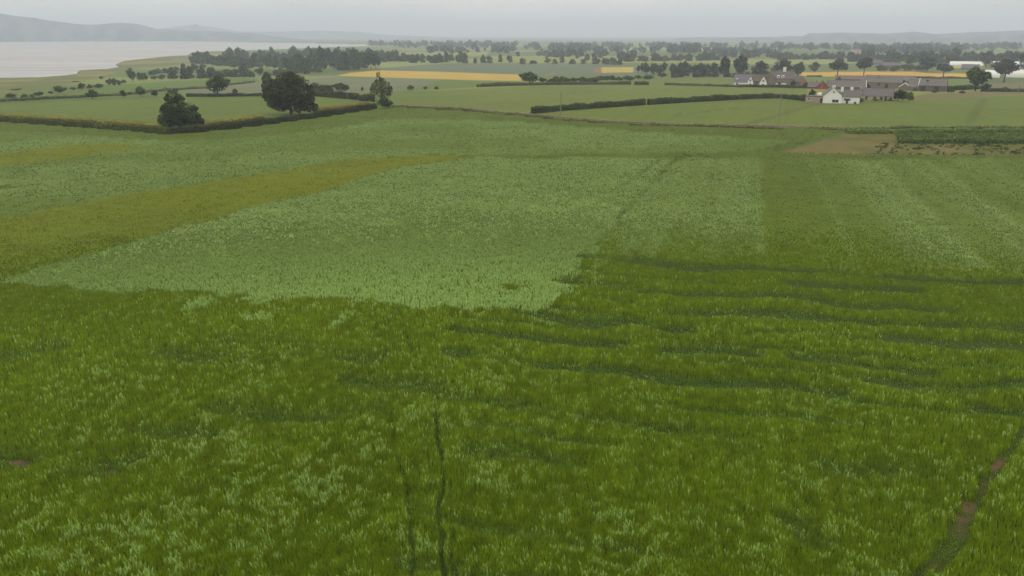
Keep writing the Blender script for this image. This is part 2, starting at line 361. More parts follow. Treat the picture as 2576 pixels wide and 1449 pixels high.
# far fields: name, colour, outline
FIELDS = [
 ('pasture', (110, 123, 72), [(-600, 262), (0, 262), (250, 250), (500, 241.5), (660, 241), (800, 240), (945, 257), (965, 268), (800, 290), (600, 316), (425, 332), (350, 325), (200, 313), (0, 299), (-600, 255)]),
 ('salt_marsh', (112, 117, 84), [(-600, 205), (0, 201.5), (150, 196), (195, 190), (200, 181), (235, 178), (270, 176), (300, 170), (292, 164), (310, 156), (420, 143), (482, 135), (500, 150), (460, 162), (330, 174), (250, 192), (200, 207), (60, 226), (0, 232), (-600, 250)]),
 ('barley_field', (117, 126, 80), [(945, 257), (820, 236), (960, 231), (1110, 227), (1210, 222), (1400, 214), (1520, 201), (1640, 197), (1720, 193.5), (1850, 193), (1850, 216), (2030, 222), (2030, 247), (1960, 246), (1630, 269), (1420, 281), (1345, 289), (1290, 288), (1160, 275), (985, 266)]),
 ('wheat_field', (114, 124, 66), [(1345, 287), (1420, 281), (1630, 269), (1960, 250), (2030, 256), (2160, 261), (2290, 253), (2420, 246), (2576, 238), (3200, 225), (3200, 325), (2576, 322), (2100, 323), (1800, 317), (1600, 311), (1450, 302)]),
 ('rough_verge', (132, 120, 86), [(2250, 254), (2330, 236), (2420, 232), (2576, 230), (3200, 222), (3200, 228), (2576, 237), (2420, 245), (2290, 254)]),
 ('meadow', (102, 127, 74), [(60, 249), (200, 238), (330, 212), (430, 204), (520, 201), (545, 198), (640, 195), (660, 206), (500, 214), (340, 226), (250, 241), (120, 251)]),
 ('fallow_field', (121, 126, 106), [(450, 229), (520, 222), (640, 206), (760, 201), (850, 193), (1000, 196), (1115, 200), (1060, 219), (1020, 229), (960, 232), (820, 235), (560, 241), (470, 241)]),
 ('young_crop_field', (108, 125, 82), [(1115, 200), (1200, 202), (1308, 204), (1306, 213), (1200, 219), (1030, 229), (1060, 219)]),
 ('grey_green_field', (108, 119, 100), [(960, 172), (1010, 168), (1080, 162), (1180, 158.5), (1500, 160), (1560, 163), (1600, 166), (1640, 185), (1510, 190), (1370, 192), (1308, 187), (1100, 180), (960, 177)]),
 ('yellow_field', (196, 172, 98), [(846, 190), (880, 183), (930, 178.5), (960, 177), (1100, 180), (1312, 187.5), (1312, 203.5), (1200, 202), (1000, 196)]),
 ('yellow_field', (190, 176, 98), [(1514, 169.5), (1596, 168.5), (1594, 182), (1512, 183)]),
 ('bare_field', (158, 122, 100), [(1499, 171), (1514, 170), (1512, 182.5), (1492, 182.5)]),
 ('bare_field', (160, 124, 100), [(1375, 188), (1396, 180.5), (1393, 186), (1370, 193)]),
 ('pale_field', (150, 160, 116), [(956, 162), (1000, 155), (1120, 152), (1175, 156), (1080, 162), (1000, 168), (956, 170)]),
 ('pale_field', (158, 160, 118), [(1760, 152), (1960, 151), (2150, 152), (2210, 154), (2200, 159), (1960, 162), (1800, 160)]),
 ('yellow_field', (212, 174, 88), [(2015, 182), (2130, 181), (2200, 180), (2300, 180), (2330, 184), (2440, 185), (2440, 196), (2290, 195), (2150, 194), (2015, 191)]),
 ('pasture', (112, 128, 70), [(2015, 191), (2150, 194), (2290, 195), (2440, 196), (2440, 216), (2375, 222), (2015, 214)]),
 ('rough_verge', (130, 124, 90), [(2490, 208), (2576, 207), (3200, 203), (3200, 222), (2576, 226), (2490, 225)]),
 ('yellow_field', (205, 178, 104), [(2390, 167), (2450, 166), (2480, 169), (2380, 171.5)]),
 ('bare_plot', (130, 118, 78), None),
 ('crop_ground', None, None),
]
SHORE = [(-1500, 216), (-600, 205), (0, 201.5), (100, 200), (150, 196), (195, 191), (196, 185), (200, 181), (235, 178), (270, 176), (302, 170), (290, 164), (310, 156), (360, 150), (420, 143),
         (470, 141), (482, 134), (500, 132), (560, 130), (650, 127), (750, 123), (850, 119), (930, 116), (918, 112), (700, 107.5), (400, 103.5), (0, 102), (-600, 101), (-1500, 100.5)]
def seapoly():
    P = []
    for u, v in SHORE:
        dx, dy, dz = ray(u, v); t = (SEA - CAM_H) / dz; P.append((dx * t, dy * t))
    return np.array(P)
SEAP = seapoly()
WHEATTRACK = [gpoly(p) for p in ([(1880, 312), (1960, 290), (2030, 268), (2060, 262)], [(2440, 306), (2458, 275), (2476, 248)], [(1700, 290), (1800, 277), (1900, 268)])]

# ------------------------------------------------------------------ ground: one sheet to the horizon, cut along the field edges
def build_ground():
    th = np.concatenate([np.linspace(math.radians(62), math.radians(4.7), 430), np.linspace(math.radians(4.68), math.radians(0.42), 330)[1:]])
    r = np.concatenate([[0.0, 4, 9], CAM_H / np.tan(th[th > math.radians(4.7)])])
    far = np.geomspace(r[-1] * 1.003, 3200, 420); r = np.concatenate([r, far, np.geomspace(3300, 16000, 40)])
    az = np.concatenate([np.radians(np.arange(-180, -52, 4.0)), np.radians(np.linspace(-50, 50, 880)), np.radians(np.arange(53, 180, 4.0))])
    nr_, na = len(r), len(az)
    R, A = np.meshgrid(r, az, indexing='ij'); X = R * np.sin(A); Y = R * np.cos(A)
    x = X.ravel(); y = Y.ravel()
    z = terrain(x, y)
    col = np.zeros((len(x), 3)); 
    # patchwork of the plain
    cx = np.floor((x + 60 * noise(x, y, 500, 90)) / 330); cy = np.floor((y + 40 * noise(x, y, 400, 91)) / 190)
    hsh = _hash(cx, cy, 7)
    pal = np.array([srgb(104, 118, 78), srgb(112, 124, 84), srgb(120, 128, 92), srgb(140, 146, 104), srgb(98, 114, 74), srgb(156, 156, 108), srgb(110, 120, 84)])
    col[:] = pal[(hsh * 6.99).astype(int)]
    col *= (0.9 + 0.2 * fbm(x, y, 40, 92))[:, None]
    rid = np.zeros(len(x), int)
    d = np.hypot(x, y)
    jx = x + 0.004 * d * (noise(x, y, 5, 94) - 0.5); jy = y + 0.02 * d * (noise(x, y, 9, 95) - 0.5)
    for i, (nm, c, pts) in enumerate(FIELDS, 1):
        if nm == 'crop_ground': m = inpoly(x, y, NEAR) | inpoly(x, y, NEAR_BACK) | (d < 60)
        elif nm == 'bare_plot': m = inpoly(jx, y, BROWN)
        else: m = inpoly(x, y, gpoly(pts))
        rid[m] = i
        if c is not None:
            v = fbm(x[m], y[m], 30, 100 + i) * 0.5 + fbm(x[m] * 0.4, y[m], 9, 130 + i) * 0.5
            col[m] = np.array(srgb(*c)) * (0.8 + 0.4 * v)[:, None]
            if nm == 'salt_marsh':
                t = sstep(0.5, 0.65, fbm(x[m], y[m], 60, 171))[:, None]
                col[m] = col[m] * (1 - t) + np.array(srgb(150, 140, 104)) * t
            if nm in ('pasture', 'barley_field', 'wheat_field'):
                t = sstep(0.5, 0.75, fbm(x[m], y[m] * 0.6, 45, 180 + i))[:, None]
                col[m] = col[m] * (1 - 0.28 * t) + np.array(srgb(98, 122, 74)) * 0.28 * t
            if nm in ('pasture', 'barley_field', 'wheat_field', 'young_crop_field', 'fallow_field'):
                q = x[m] * 0.97 - y[m] * (0.18 + 0.04 * i); fr = np.abs((q / 9.0 + 0.6 * noise(x[m], y[m], 120, 190)) % 1 - 0.5)
                col[m] *= (0.95 + 0.08 * sstep(0.02, 0.12, fr) + 0.06 * (noise(q, 0.05 * y[m], 2.5, 191) - 0.5))[:, None]
            if nm == 'bare_plot':
                t = sstep(0.36, 0.56, fbm(x[m], y[m], 7, 173) + 0.12 * (x[m] - 80) / 40)[:, None]
                col[m] = col[m] * (1 - 0.75 * t) + np.array(srgb(98, 104, 46)) * 0.75 * t
    for P in WHEATTRACK:
        D = pldist(x, y, P, 8); g = np.where(np.isfinite(D), 1 - sstep(0.6, 2.4, np.where(np.isfinite(D), D, 99)), 0)
        col *= (1 - 0.22 * g)[:, None]
    k = len(FIELDS)
    m = rid == k
    b, p, h, so = crop(x[m], y[m])
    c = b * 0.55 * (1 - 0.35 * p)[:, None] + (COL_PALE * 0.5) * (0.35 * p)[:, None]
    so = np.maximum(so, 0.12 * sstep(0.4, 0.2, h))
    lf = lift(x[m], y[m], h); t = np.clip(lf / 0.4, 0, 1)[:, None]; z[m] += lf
    c = c * (1 - t) * np.array([1.5, 1.5, 0.6]) + t * np.array([0.69, 0.71, 0.52]) * dense(x[m], y[m]) * (b * (1 - p)[:, None] * CROP_K + COL_PALE * PALE_T * CROP_K * p[:, None]) / 0.52  # far canopy colour darkened to replace shade between the blades
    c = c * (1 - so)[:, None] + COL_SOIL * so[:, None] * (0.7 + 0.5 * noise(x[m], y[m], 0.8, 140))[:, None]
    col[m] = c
    sea = inpoly(x, y, SEAP)
    z[sea] = SEA - 3.0
    V = np.stack([x, y, z], 1)
    # close the circle
    i = np.arange(nr_ - 1)[:, None]; j = np.arange(na)[None, :]; jn = (j + 1) % na
    a0 = i * na + j; a1 = i * na + jn; b1 = (i + 1) * na + jn; b0 = (i + 1) * na + j
    F = np.stack([a0, b0, b1, a1], -1).reshape(-1, 4)
    fid = rid[F].max(1) * 0 + np.sort(rid[F], axis=1)[:, 1]
    names = ['ground'] + [f[0] for f in FIELDS]
    for q, nm in enumerate(names):
        f = F[fid == q]
        if not len(f): continue
        u, inv = np.unique(f, return_inverse=True)
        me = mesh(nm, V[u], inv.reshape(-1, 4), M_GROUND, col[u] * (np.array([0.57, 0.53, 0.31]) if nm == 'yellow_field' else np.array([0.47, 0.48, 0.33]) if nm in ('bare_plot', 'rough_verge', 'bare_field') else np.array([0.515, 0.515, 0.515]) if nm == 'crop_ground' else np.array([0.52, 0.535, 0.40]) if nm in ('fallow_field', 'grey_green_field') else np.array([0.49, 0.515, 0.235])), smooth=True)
        tag(put(nm, me), kind='structure')
build_ground()

def build_water():
    m, t, b = mat('water', 0.18, 0.5)
    b.inputs['Base Color'].default_value = (0.20, 0.185, 0.18, 1)
    tc = t.nodes.new('ShaderNodeTexCoord'); mp = t.nodes.new('ShaderNodeMapping'); mp.inputs['Scale'].default_value = (0.004, 0.02, 1)
    nz = t.nodes.new('ShaderNodeTexNoise'); nz.inputs['Scale'].default_value = 1.0; nz.inputs['Detail'].default_value = 8
    r = t.nodes.new('ShaderNodeMapRange'); r.inputs['From Min'].default_value = 0.35; r.inputs['From Max'].default_value = 0.65
    r.inputs['To Min'].default_value = 0.28; r.inputs['To Max'].default_value = 0.5
    t.links.new(tc.outputs['Object'], mp.inputs[0]); t.links.new(mp.outputs[0], nz.inputs['Vector'])
    t.links.new(nz.outputs['Fac'], r.inputs['Value']); t.links.new(r.outputs[0], b.inputs['Roughness'])
    bp = t.nodes.new('ShaderNodeBump'); bp.inputs['Strength'].default_value = 0.25; bp.inputs['Distance'].default_value = 0.6
    n2 = t.nodes.new('ShaderNodeTexNoise'); n2.inputs['Scale'].default_value = 0.25; n2.inputs['Detail'].default_value = 4
    t.links.new(tc.outputs['Object'], n2.inputs['Vector']); t.links.new(n2.outputs['Fac'], bp.inputs['Height']); t.links.new(bp.outputs[0], b.inputs['Normal'])
    V = [(-15000, 500, SEA), (2500, 500, SEA), (2500, 13000, SEA), (-15000, 13000, SEA)]
    tag(put('water', mesh('water', V, [(0, 1, 2, 3)], m)), kind='structure')
build_water()

# ------------------------------------------------------------------ hills
def hill(name, prof, dist, depth, wob, seed, tint):
    us = np.array([p[0] for p in prof], float); vs = np.array([p[1] for p in prof], float)
    uu = np.linspace(us[0], us[-1], 260); vv = np.interp(uu, us, vs)
    vv = vv + wob * (fbm(uu, uu * 0, 60, seed, 4) - 0.5) * np.minimum(1, np.minimum(uu - uu[0], uu[-1] - uu) / 60 + 0.05)
    dx, dy, dz = ray(uu, vv)
    hor = np.hypot(dx, dy); az = np.arctan2(dx, dy)
    ztop = CAM_H + dz / hor * dist
    nt_ = 26; rows = []; cols = []
    for k in range(nt_):
        t = k / (nt_ - 1) * 1.6                      # 0 foot, 1 crest, 1.6 well behind
        rr = dist - depth * (1 - t) + 0.06 * depth * (fbm(uu, uu * 0 + t * 300, 90, seed + 5) - 0.5)
        prof_t = np.sin(min(t, 1.0) * math.pi / 2) ** 0.85 if t <= 1 else 1 - (t - 1) ** 1.5 * 1.3
        z = -20 + (ztop + 20) * prof_t
        bump = (fbm(uu * 9, uu * 0 + t * 900, 260, seed + 9, 4) - 0.5) * (ztop + 20) * 0.32 * (math.sin(min(t, 1) * math.pi))
        z = z + bump
        if t > 0.98 and t < 1.1: z = np.minimum(z, ztop)
        rows.append(np.stack([np.sin(az) * rr, np.cos(az) * rr, z], 1))
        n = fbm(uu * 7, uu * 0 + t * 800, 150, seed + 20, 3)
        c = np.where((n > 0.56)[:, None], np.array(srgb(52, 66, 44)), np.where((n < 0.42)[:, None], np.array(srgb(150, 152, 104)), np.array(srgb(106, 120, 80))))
        cols.append((c * 0.3 + np.array([0.015, 0.03, 0.065])) * tint)  # bluish cast of distant haze added into the hillside colour
    V = np.concatenate(rows); C = np.concatenate(cols); n = len(uu)
    i = np.arange(nt_ - 1)[:, None]; j = np.arange(n - 1)[None, :]
    F = np.stack([i * n + j, i * n + j + 1, (i + 1) * n + j + 1, (i + 1) * n + j], -1).reshape(-1, 4)
    tag(put(name, mesh(name, V, F, M_HILL, C, smooth=True)), kind='structure')
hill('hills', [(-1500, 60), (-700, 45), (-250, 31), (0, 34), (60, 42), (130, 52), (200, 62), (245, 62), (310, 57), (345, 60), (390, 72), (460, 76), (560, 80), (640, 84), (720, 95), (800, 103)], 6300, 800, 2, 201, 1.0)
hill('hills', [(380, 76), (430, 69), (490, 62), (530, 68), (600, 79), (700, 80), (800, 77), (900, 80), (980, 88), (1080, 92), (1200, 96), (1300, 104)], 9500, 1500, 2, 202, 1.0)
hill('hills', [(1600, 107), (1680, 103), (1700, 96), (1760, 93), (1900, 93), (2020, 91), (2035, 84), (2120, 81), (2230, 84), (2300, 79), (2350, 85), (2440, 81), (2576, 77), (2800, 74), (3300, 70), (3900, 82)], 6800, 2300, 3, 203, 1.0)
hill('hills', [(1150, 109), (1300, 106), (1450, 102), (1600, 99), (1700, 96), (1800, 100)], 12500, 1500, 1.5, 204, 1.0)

# ------------------------------------------------------------------ the crop itself
def build_crop():
    n = 1350000
    th = np.radians(rng.uniform(4.9, 47, n)); d = CAM_H / np.tan(th); az = np.radians(rng.uniform(-44, 44, n))
    x = d * np.sin(az); y = d * np.cos(az)
    m = inpoly(x, y, NEAR) & (rng.random(n) < 0.8); x = x[m]; y = y[m]; d = d[m]; n = len(x)
    base, pale, h, soil = crop(x, y)
    clump = noise(x, y, 0.45, 300); clump2 = noise(x, y, 1.1, 301)
    isp = rng.random(n) < np.clip(np.where(pale > 0.45, pale * (0.35 + 1.3 * clump), (0.8 * pale + 0.02) * 1.7 * sstep(0.45, 0.75, 0.75 * clump + 0.25 * clump2)), 0, 1)
    keep = rng.random(n) > soil
    ev = sstep(60, 120, d); hh = 0.62 * h * (rng.uniform(0.72, 1.12, n) * (1 - ev) + rng.uniform(0.9, 1.06, n) * ev) * (0.85 + 0.3 * clump2 * (1 - 0.6 * ev) + 0.09 * ev) 
    wd = np.maximum(0.042, d * 0.00095) * rng.uniform(0.7, 1.35, n)
    hh = np.where(isp, hh * 1.06, hh); wd = np.where(isp, wd * 1.35, wd)
    vr = (0.2 * (1 - 0.75 * ev))[:, None]; c = base * (1 + vr * (rng.uniform(-1, 1, n)[:, None] + 1.4 * (clump[:, None] * 2 - 1)))
    pc = COL_PALE * PALE_T * (1 + vr * rng.uniform(-1, 1.1, n)[:, None])
    few = (0.22 * (1 - sstep(0.3, 0.6, pale)))[:, None]; pc = pc * (1 - few) + base * 1.1 * few
    c = np.where(isp[:, None], pc, c)
    ev2 = (0.8 * sstep(75, 135, d))[:, None]; even = base * (1 - np.clip(pale, 0, 1)[:, None]) + COL_PALE * PALE_T * np.clip(pale, 0, 1)[:, None]
    c = c * (1 - ev2) + even * ev2
    white = rng.random(n) < 0.00008
    c[white] = (0.5, 0.5, 0.48)
    x, y, d, hh, wd, c, isp, base, ev, hf = (q[keep] for q in (x, y, d, hh, wd, c, isp, base, ev, h)); n = len(x)
    lf = lift(x, y, hf); z = terrain(x, y) - 0.02 + lf * 0.9; hh = np.maximum(hh - lf * 0.9, 0.08)
    a = rng.uniform(0, math.pi, n); ca = np.cos(a) * wd * 0.5; sa = np.sin(a) * wd * 0.5
    la = rng.normal(2.6, 1.5, n) + 1.5 * (noise(x, y, 12, 310) - 0.5); ll = hh * rng.uniform(0.0, 0.3, n)
    lx = np.cos(la) * ll; ly = np.sin(la) * ll
    V = np.empty((n, 5, 3), np.float32)
    V[:, 0] = np.stack([x - ca * 0.5, y - sa * 0.5, z], 1); V[:, 1] = np.stack([x + ca * 0.5, y + sa * 0.5, z], 1)
    mh = np.where(isp, 0.82, 0.6)
    V[:, 2] = np.stack([x + ca + lx * 0.45, y + sa + ly * 0.45, z + hh * mh], 1)
    V[:, 4] = np.stack([x - ca + lx * 0.45, y - sa + ly * 0.45, z + hh * mh], 1)
    V[:, 3] = np.stack([x + lx, y + ly, z + hh], 1)
    C = np.empty((n, 5, 3), np.float32)
    st = (COL_STEM * 0.75 + base * 0.25)
    st = np.where((ev[:, None] > 0.5) | (rng.random(n)[:, None] < 0.5), base * 0.9, st)
    C[:, 0] = st; C[:, 1] = st; C[:, 2] = c; C[:, 3] = c * 1.06; C[:, 4] = c
    F = np.empty((n, 5), np.int32); F[:] = np.arange(n * 5).reshape(n, 5)
    tag(put('crop', mesh('crop', V.reshape(-1, 3), F, M_CROP, (C * (CROP_K * dense(x, y) * (1 - 0.1 * sstep(75, 115, np.hypot(x, y))[:, None]))[:, None, :]).reshape(-1, 3))), 'green flax crop in stripes of pale seed heads and olive stems filling the foreground', 'crop', kind='stuff')  # far blade colour darkened where self-shading drops away
build_crop()

# ------------------------------------------------------------------ foliage
def leaves(n, lobes, size, seed, c0, c1, shell=0.55, squash=0.8):
    """n leaf-clump quads through the volume of the given lobes (x, y, z, rx, rz)"""
    r = np.random.default_rng(seed)
    lb = np.array(lobes, float); vol = lb[:, 3] ** 2 * lb[:, 4]; k = r.choice(len(lb), n, p=vol / vol.sum() * 0.5 + 0.5 / len(lb))
    dirv = r.normal(size=(n, 3)); dirv /= np.linalg.norm(dirv, axis=1)[:, None]
    rad = shell + (1 - shell) * r.random(n) ** 0.6
    out = r.random(n) < 0.06; rad[out] *= r.uniform(1.0, 1.18, out.sum())
    p = dirv * rad[:, None] * np.stack([lb[k, 3], lb[k, 3], lb[k, 4]], 1) + lb[k, :3]
    s = size * r.uniform(0.55, 1.35, n)
    nrm = dirv * 0.9 + r.normal(size=(n, 3)) * 0.55 + np.array([0, 0, 0.35]); nrm /= np.linalg.norm(nrm, axis=1)[:, None]
    t = np.cross(nrm, r.normal(size=(n, 3))); t /= np.linalg.norm(t, axis=1)[:, None]; b = np.cross(nrm, t)
    t = t * s[:, None]; b = b * (s * r.uniform(0.5, 0.9, n))[:, None]
    V = np.empty((n, 4, 3)); V[:, 0] = p - t; V[:, 1] = p + b * 0.8 - t * 0.1; V[:, 2] = p + t; V[:, 3] = p - b
    tone = (r.random(len(lb))[k] * 0.6 + r.random(n) * 0.4) ** 1.3
    C = np.array(c0) + (np.array(c1) - np.array(c0)) * tone[:, None]
    return V.reshape(-1, 3), np.arange(n * 4).reshape(n, 4), np.repeat(C, 4, 0)

DK0, DK1 = srgb(36, 50, 26, 0.8), srgb(80, 94, 48, 0.85)
def lobes_round(seed, h, w, nl, trunk=0.12, top=1.0, low=1.0):
    r = np.random.default_rng(seed); out = []
    zc = h * (trunk + (1 - trunk) * 0.52); rz = h * (1 - trunk) * 0.5
    for k in range(nl):
        v = r.normal(size=3); v /= np.linalg.norm(v)
        if v[2] < -0.75: v[2] *= -0.6
        f = 0.62
        taper = 1 - (1 - top) * max(0, v[2]) - (1 - low) * max(0, -v[2])
        q = r.uniform(0.28, 0.42)
        out.append((v[0] * w * 0.5 * f * taper, v[1] * w * 0.5 * f * taper, zc + v[2] * rz * 0.64, w * 0.5 * q, rz * q * 1.05))
    out.append((0, 0, zc, w * 0.36, rz * 0.7))
    return out

def trunk_mb(h, r0, lobes, seed, reach=0.45):
    r = random.Random(seed); mb = MB()
    p = (0, 0, -0.25); q = (r.uniform(-.03, .03) * h, r.uniform(-.03, .03) * h, h * 0.3); top = (q[0] * 1.4, q[1] * 1.4, h * (reach + 0.25))
    mb.tube(p, q, r0, r0 * 0.72, 9); mb.tube(q, top, r0 * 0.72, r0 * 0.22, 8)
    for lx, ly, lz, _, _2 in r.sample(lobes, min(7, len(lobes))):
        s = r.uniform(0.2, 0.75); b = tuple(q[i] + (top[i] - q[i]) * s for i in range(3))
        e = (lx * 0.8, ly * 0.8, max(lz, b[2] + 0.2)); mb.tube(b, e, r0 * 0.34, r0 * 0.08, 6)
    return mb

PROTO = {}
def proto(kind, seed, n=1300):
    """a tree of unit height: crown and trunk meshes"""
    key = (kind, seed)
    if key in PROTO: return PROTO[key]
    P = dict(round=(0.92, 10, 0.0, 0.8, 1.0), wide=(1.25, 12, 0.03, 0.85, 1.0), tall=(0.6, 10, 0.0, 0.6, 1.0), bush=(1.35, 8, 0.0, 0.75, 1.1), high=(0.95, 10, 0.26, 0.9, 0.75), thin=(0.5, 8, 0.15, 0.5, 0.9), full=(0.95, 10, 0.0, 0.8, 1.1), fulltall=(0.66, 10, 0.0, 0.65, 1.1))[kind]
    w_, nl, tr, top, low = P
    lb = lobes_round(seed * 7 + 1, 1.0, w_, nl, tr, top, low)
    if kind.startswith('full'):
        rr = random.Random(seed + 40); lb += [(math.cos(a) * w_ * 0.27, math.sin(a) * w_ * 0.27, 0.16, w_ * rr.uniform(0.16, 0.24), 0.17) for a in (0.3, 1.4, 2.5, 3.5, 4.6, 5.6)]
    rr = random.Random(seed + 60)
    for l in list(lb):
        a = rr.uniform(0, 6.28); e = rr.uniform(-0.3, 1); q = rr.uniform(0.4, 0.6); lb.append((l[0] + math.cos(a) * l[3] * 0.8 * math.cos(e), l[1] + math.sin(a) * l[3] * 0.8 * math.cos(e), l[2] + l[4] * 0.75 * math.sin(e), l[3] * q, l[4] * q))
    V, F, C = leaves(n, lb, 0.052, seed, DK0, DK1, shell=0.35)
    V[:, 2] = np.maximum(V[:, 2], 0.0)
    tb = trunk_mb(1.0, 0.03, lb, seed)
    PROTO[key] = (mesh('crown', V, F, M_LEAF, C), tb.data('trunk', M_BARK), w_)
    return PROTO[key]

NTREE = [0]
LEAFTINT = {}
def tinted(me, tint):
    """a copy of a crown mesh with leaf colour scaled by tint"""
    key = (me.name, tint)
    if key not in LEAFTINT:
        m2 = me.copy(); a = m2.color_attributes['plant']; c = np.empty(len(a.data) * 4, np.float32); a.data.foreach_get('color', c)
        c = c.reshape(-1, 4); c[:, :3] *= np.array(tint, np.float32); a.data.foreach_set('color', c.ravel()); LEAFTINT[key] = m2
    return LEAFTINT[key]

def tree(u, vb, vt, wu, kind, label, seed=None, name='tree', cat='tree', group=None, tint=None):
    NTREE[0] += 1
    seed = seed if seed is not None else NTREE[0] % 4
    cr, tk, w_ = proto(kind, seed)
    if tint: cr = tinted(cr, tint)
    p = at(u, vb); k = mpu(p)
    H = max((vb - vt) * k * 1.03, 0.8); W = wu * k
    o = thing(name, label, cat, (p[0], p[1], p[2] - 0.05), random.uniform(0, 6.28), group)
    c = put('crown' if cat == 'tree' else 'foliage', cr, o); c.scale = (W / w_, W / w_, H)
    t = put('trunk' if cat == 'tree' else 'stem', tk, o); t.scale = (W / w_ * 0.9, W / w_ * 0.9, H)
    return o

def hero_tree(u, vb, lobes_px, label, name, leaf_n, leaf, c0, c1, trunk_r, seed, shell=0.4):
    """lobes given in survey pixels relative to the base: (du, dv up, r_u, r_v, depth shift)"""
    p = at(u, vb); k = mpu(p)
    lb = [(a * k, e * k, b * k, ru * k, rv * k) for a, b, ru, rv, e in lobes_px]
    H = max(l[2] + l[4] for l in lb); rr = random.Random(seed)
    for l in list(lb):
        for q_ in range(3):
            a = rr.uniform(0, 6.28); e = rr.uniform(-0.6, 1.2); q = rr.uniform(0.28, 0.45)
            lb.append((l[0] + math.cos(a) * l[3] * 0.9 * math.cos(e), l[1] + math.sin(a) * l[3] * 0.9 * math.cos(e), l[2] + l[4] * 0.85 * math.sin(e), l[3] * q, l[4] * q))
    o = thing(name, label, 'tree', (p[0], p[1], p[2] - 0.05))
    V, F, C = leaves(leaf_n, lb, leaf, seed, c0, c1, shell)
    V[:, 2] = np.maximum(V[:, 2], 0.02)
    put('crown', mesh('crown', V, F, M_LEAF, C), o)
    trunk_mb(H, trunk_r, lb, seed).build('trunk', M_BARK, o)
    return o

# the three trees of the near hedge
hero_tree(733, 288, [(0, 52, 40, 30, 0), (-34, 50, 30, 26, 5), (34, 46, 30, 26, -4), (0, 82, 34, 22, 0), (-20, 74, 26, 22, -10), (22, 74, 26, 22, 10), (-50, 40, 16, 16, 0), (50, 36, 15, 15, 0),
                     (-30, 26, 24, 14, -10), (32, 24, 24, 13, 8), (0, 30, 28, 16, -18), (0, 60, 24, 22, -34), (-26, 56, 20, 20, -30), (26, 54, 20, 20, -30), (4, 96, 16, 10, 0), (58, 18, 10, 9, 0), (52, 14, 14, 9, -6), (20, 14, 18, 9, -6), (-22, 17, 18, 9, -4), (-46, 26, 14, 10, 0), (38, 16, 14, 9, 4), (-56, 56, 10, 12, 0), (52, 58, 10, 14, 4)],
          'large round dark tree standing in the hedge, broadest tree of the near fields', 'broadleaf_tree', 16000, 0.34, srgb(30, 40, 18, .7), srgb(84, 90, 42, .8), 0.55, 71)
hero_tree(456, 330, [(0, 32, 38, 28, 0), (-30, 26, 24, 22, 0), (30, 24, 26, 20, 0), (-12, 58, 26, 22, 0), (16, 52, 26, 20, 6), (-16, 78, 14, 14, 0), (4, 82, 12, 11, 0), (28, 40, 22, 18, -8), (-44, 30, 12, 14, 0), (46, 34, 10, 7, 0), (42, 16, 16, 14, 0), (-4, 40, 26, 24, -20), (-30, 60, 10, 10, 4)],
          'bushy dark green tree with ragged pointed top at the hedge corner', 'bushy_tree', 11000, 0.3, srgb(34, 46, 22, .8), srgb(92, 108, 54, .9), 0.3, 72)
hero_tree(962, 268, [(-2, 54, 16, 12, 0), (-14, 44, 15, 15, 0), (14, 44, 15, 16, 0), (0, 30, 14, 10, 0), (-20, 36, 10, 9, 0), (18, 32, 9, 11, 0), (-4, 66, 10, 9, 0), (-6, 76, 5, 8, 0), (0, 42, 12, 14, -8), (23, 40, 6, 8, 0), (-24, 44, 6, 6, 0), (4, 58, 10, 9, 6)],
          'thin open tree with drooping crown and bare spire where hedge meets stone wall', 'slender_tree', 2700, 0.27, srgb(58, 72, 40), srgb(108, 114, 68), 0.3, 73, shell=0.2)
tree(966, 274, 240, 54, 'bush', 'dense dark green bush at the foot of the slender tree', 1, 'bush', 'bush')

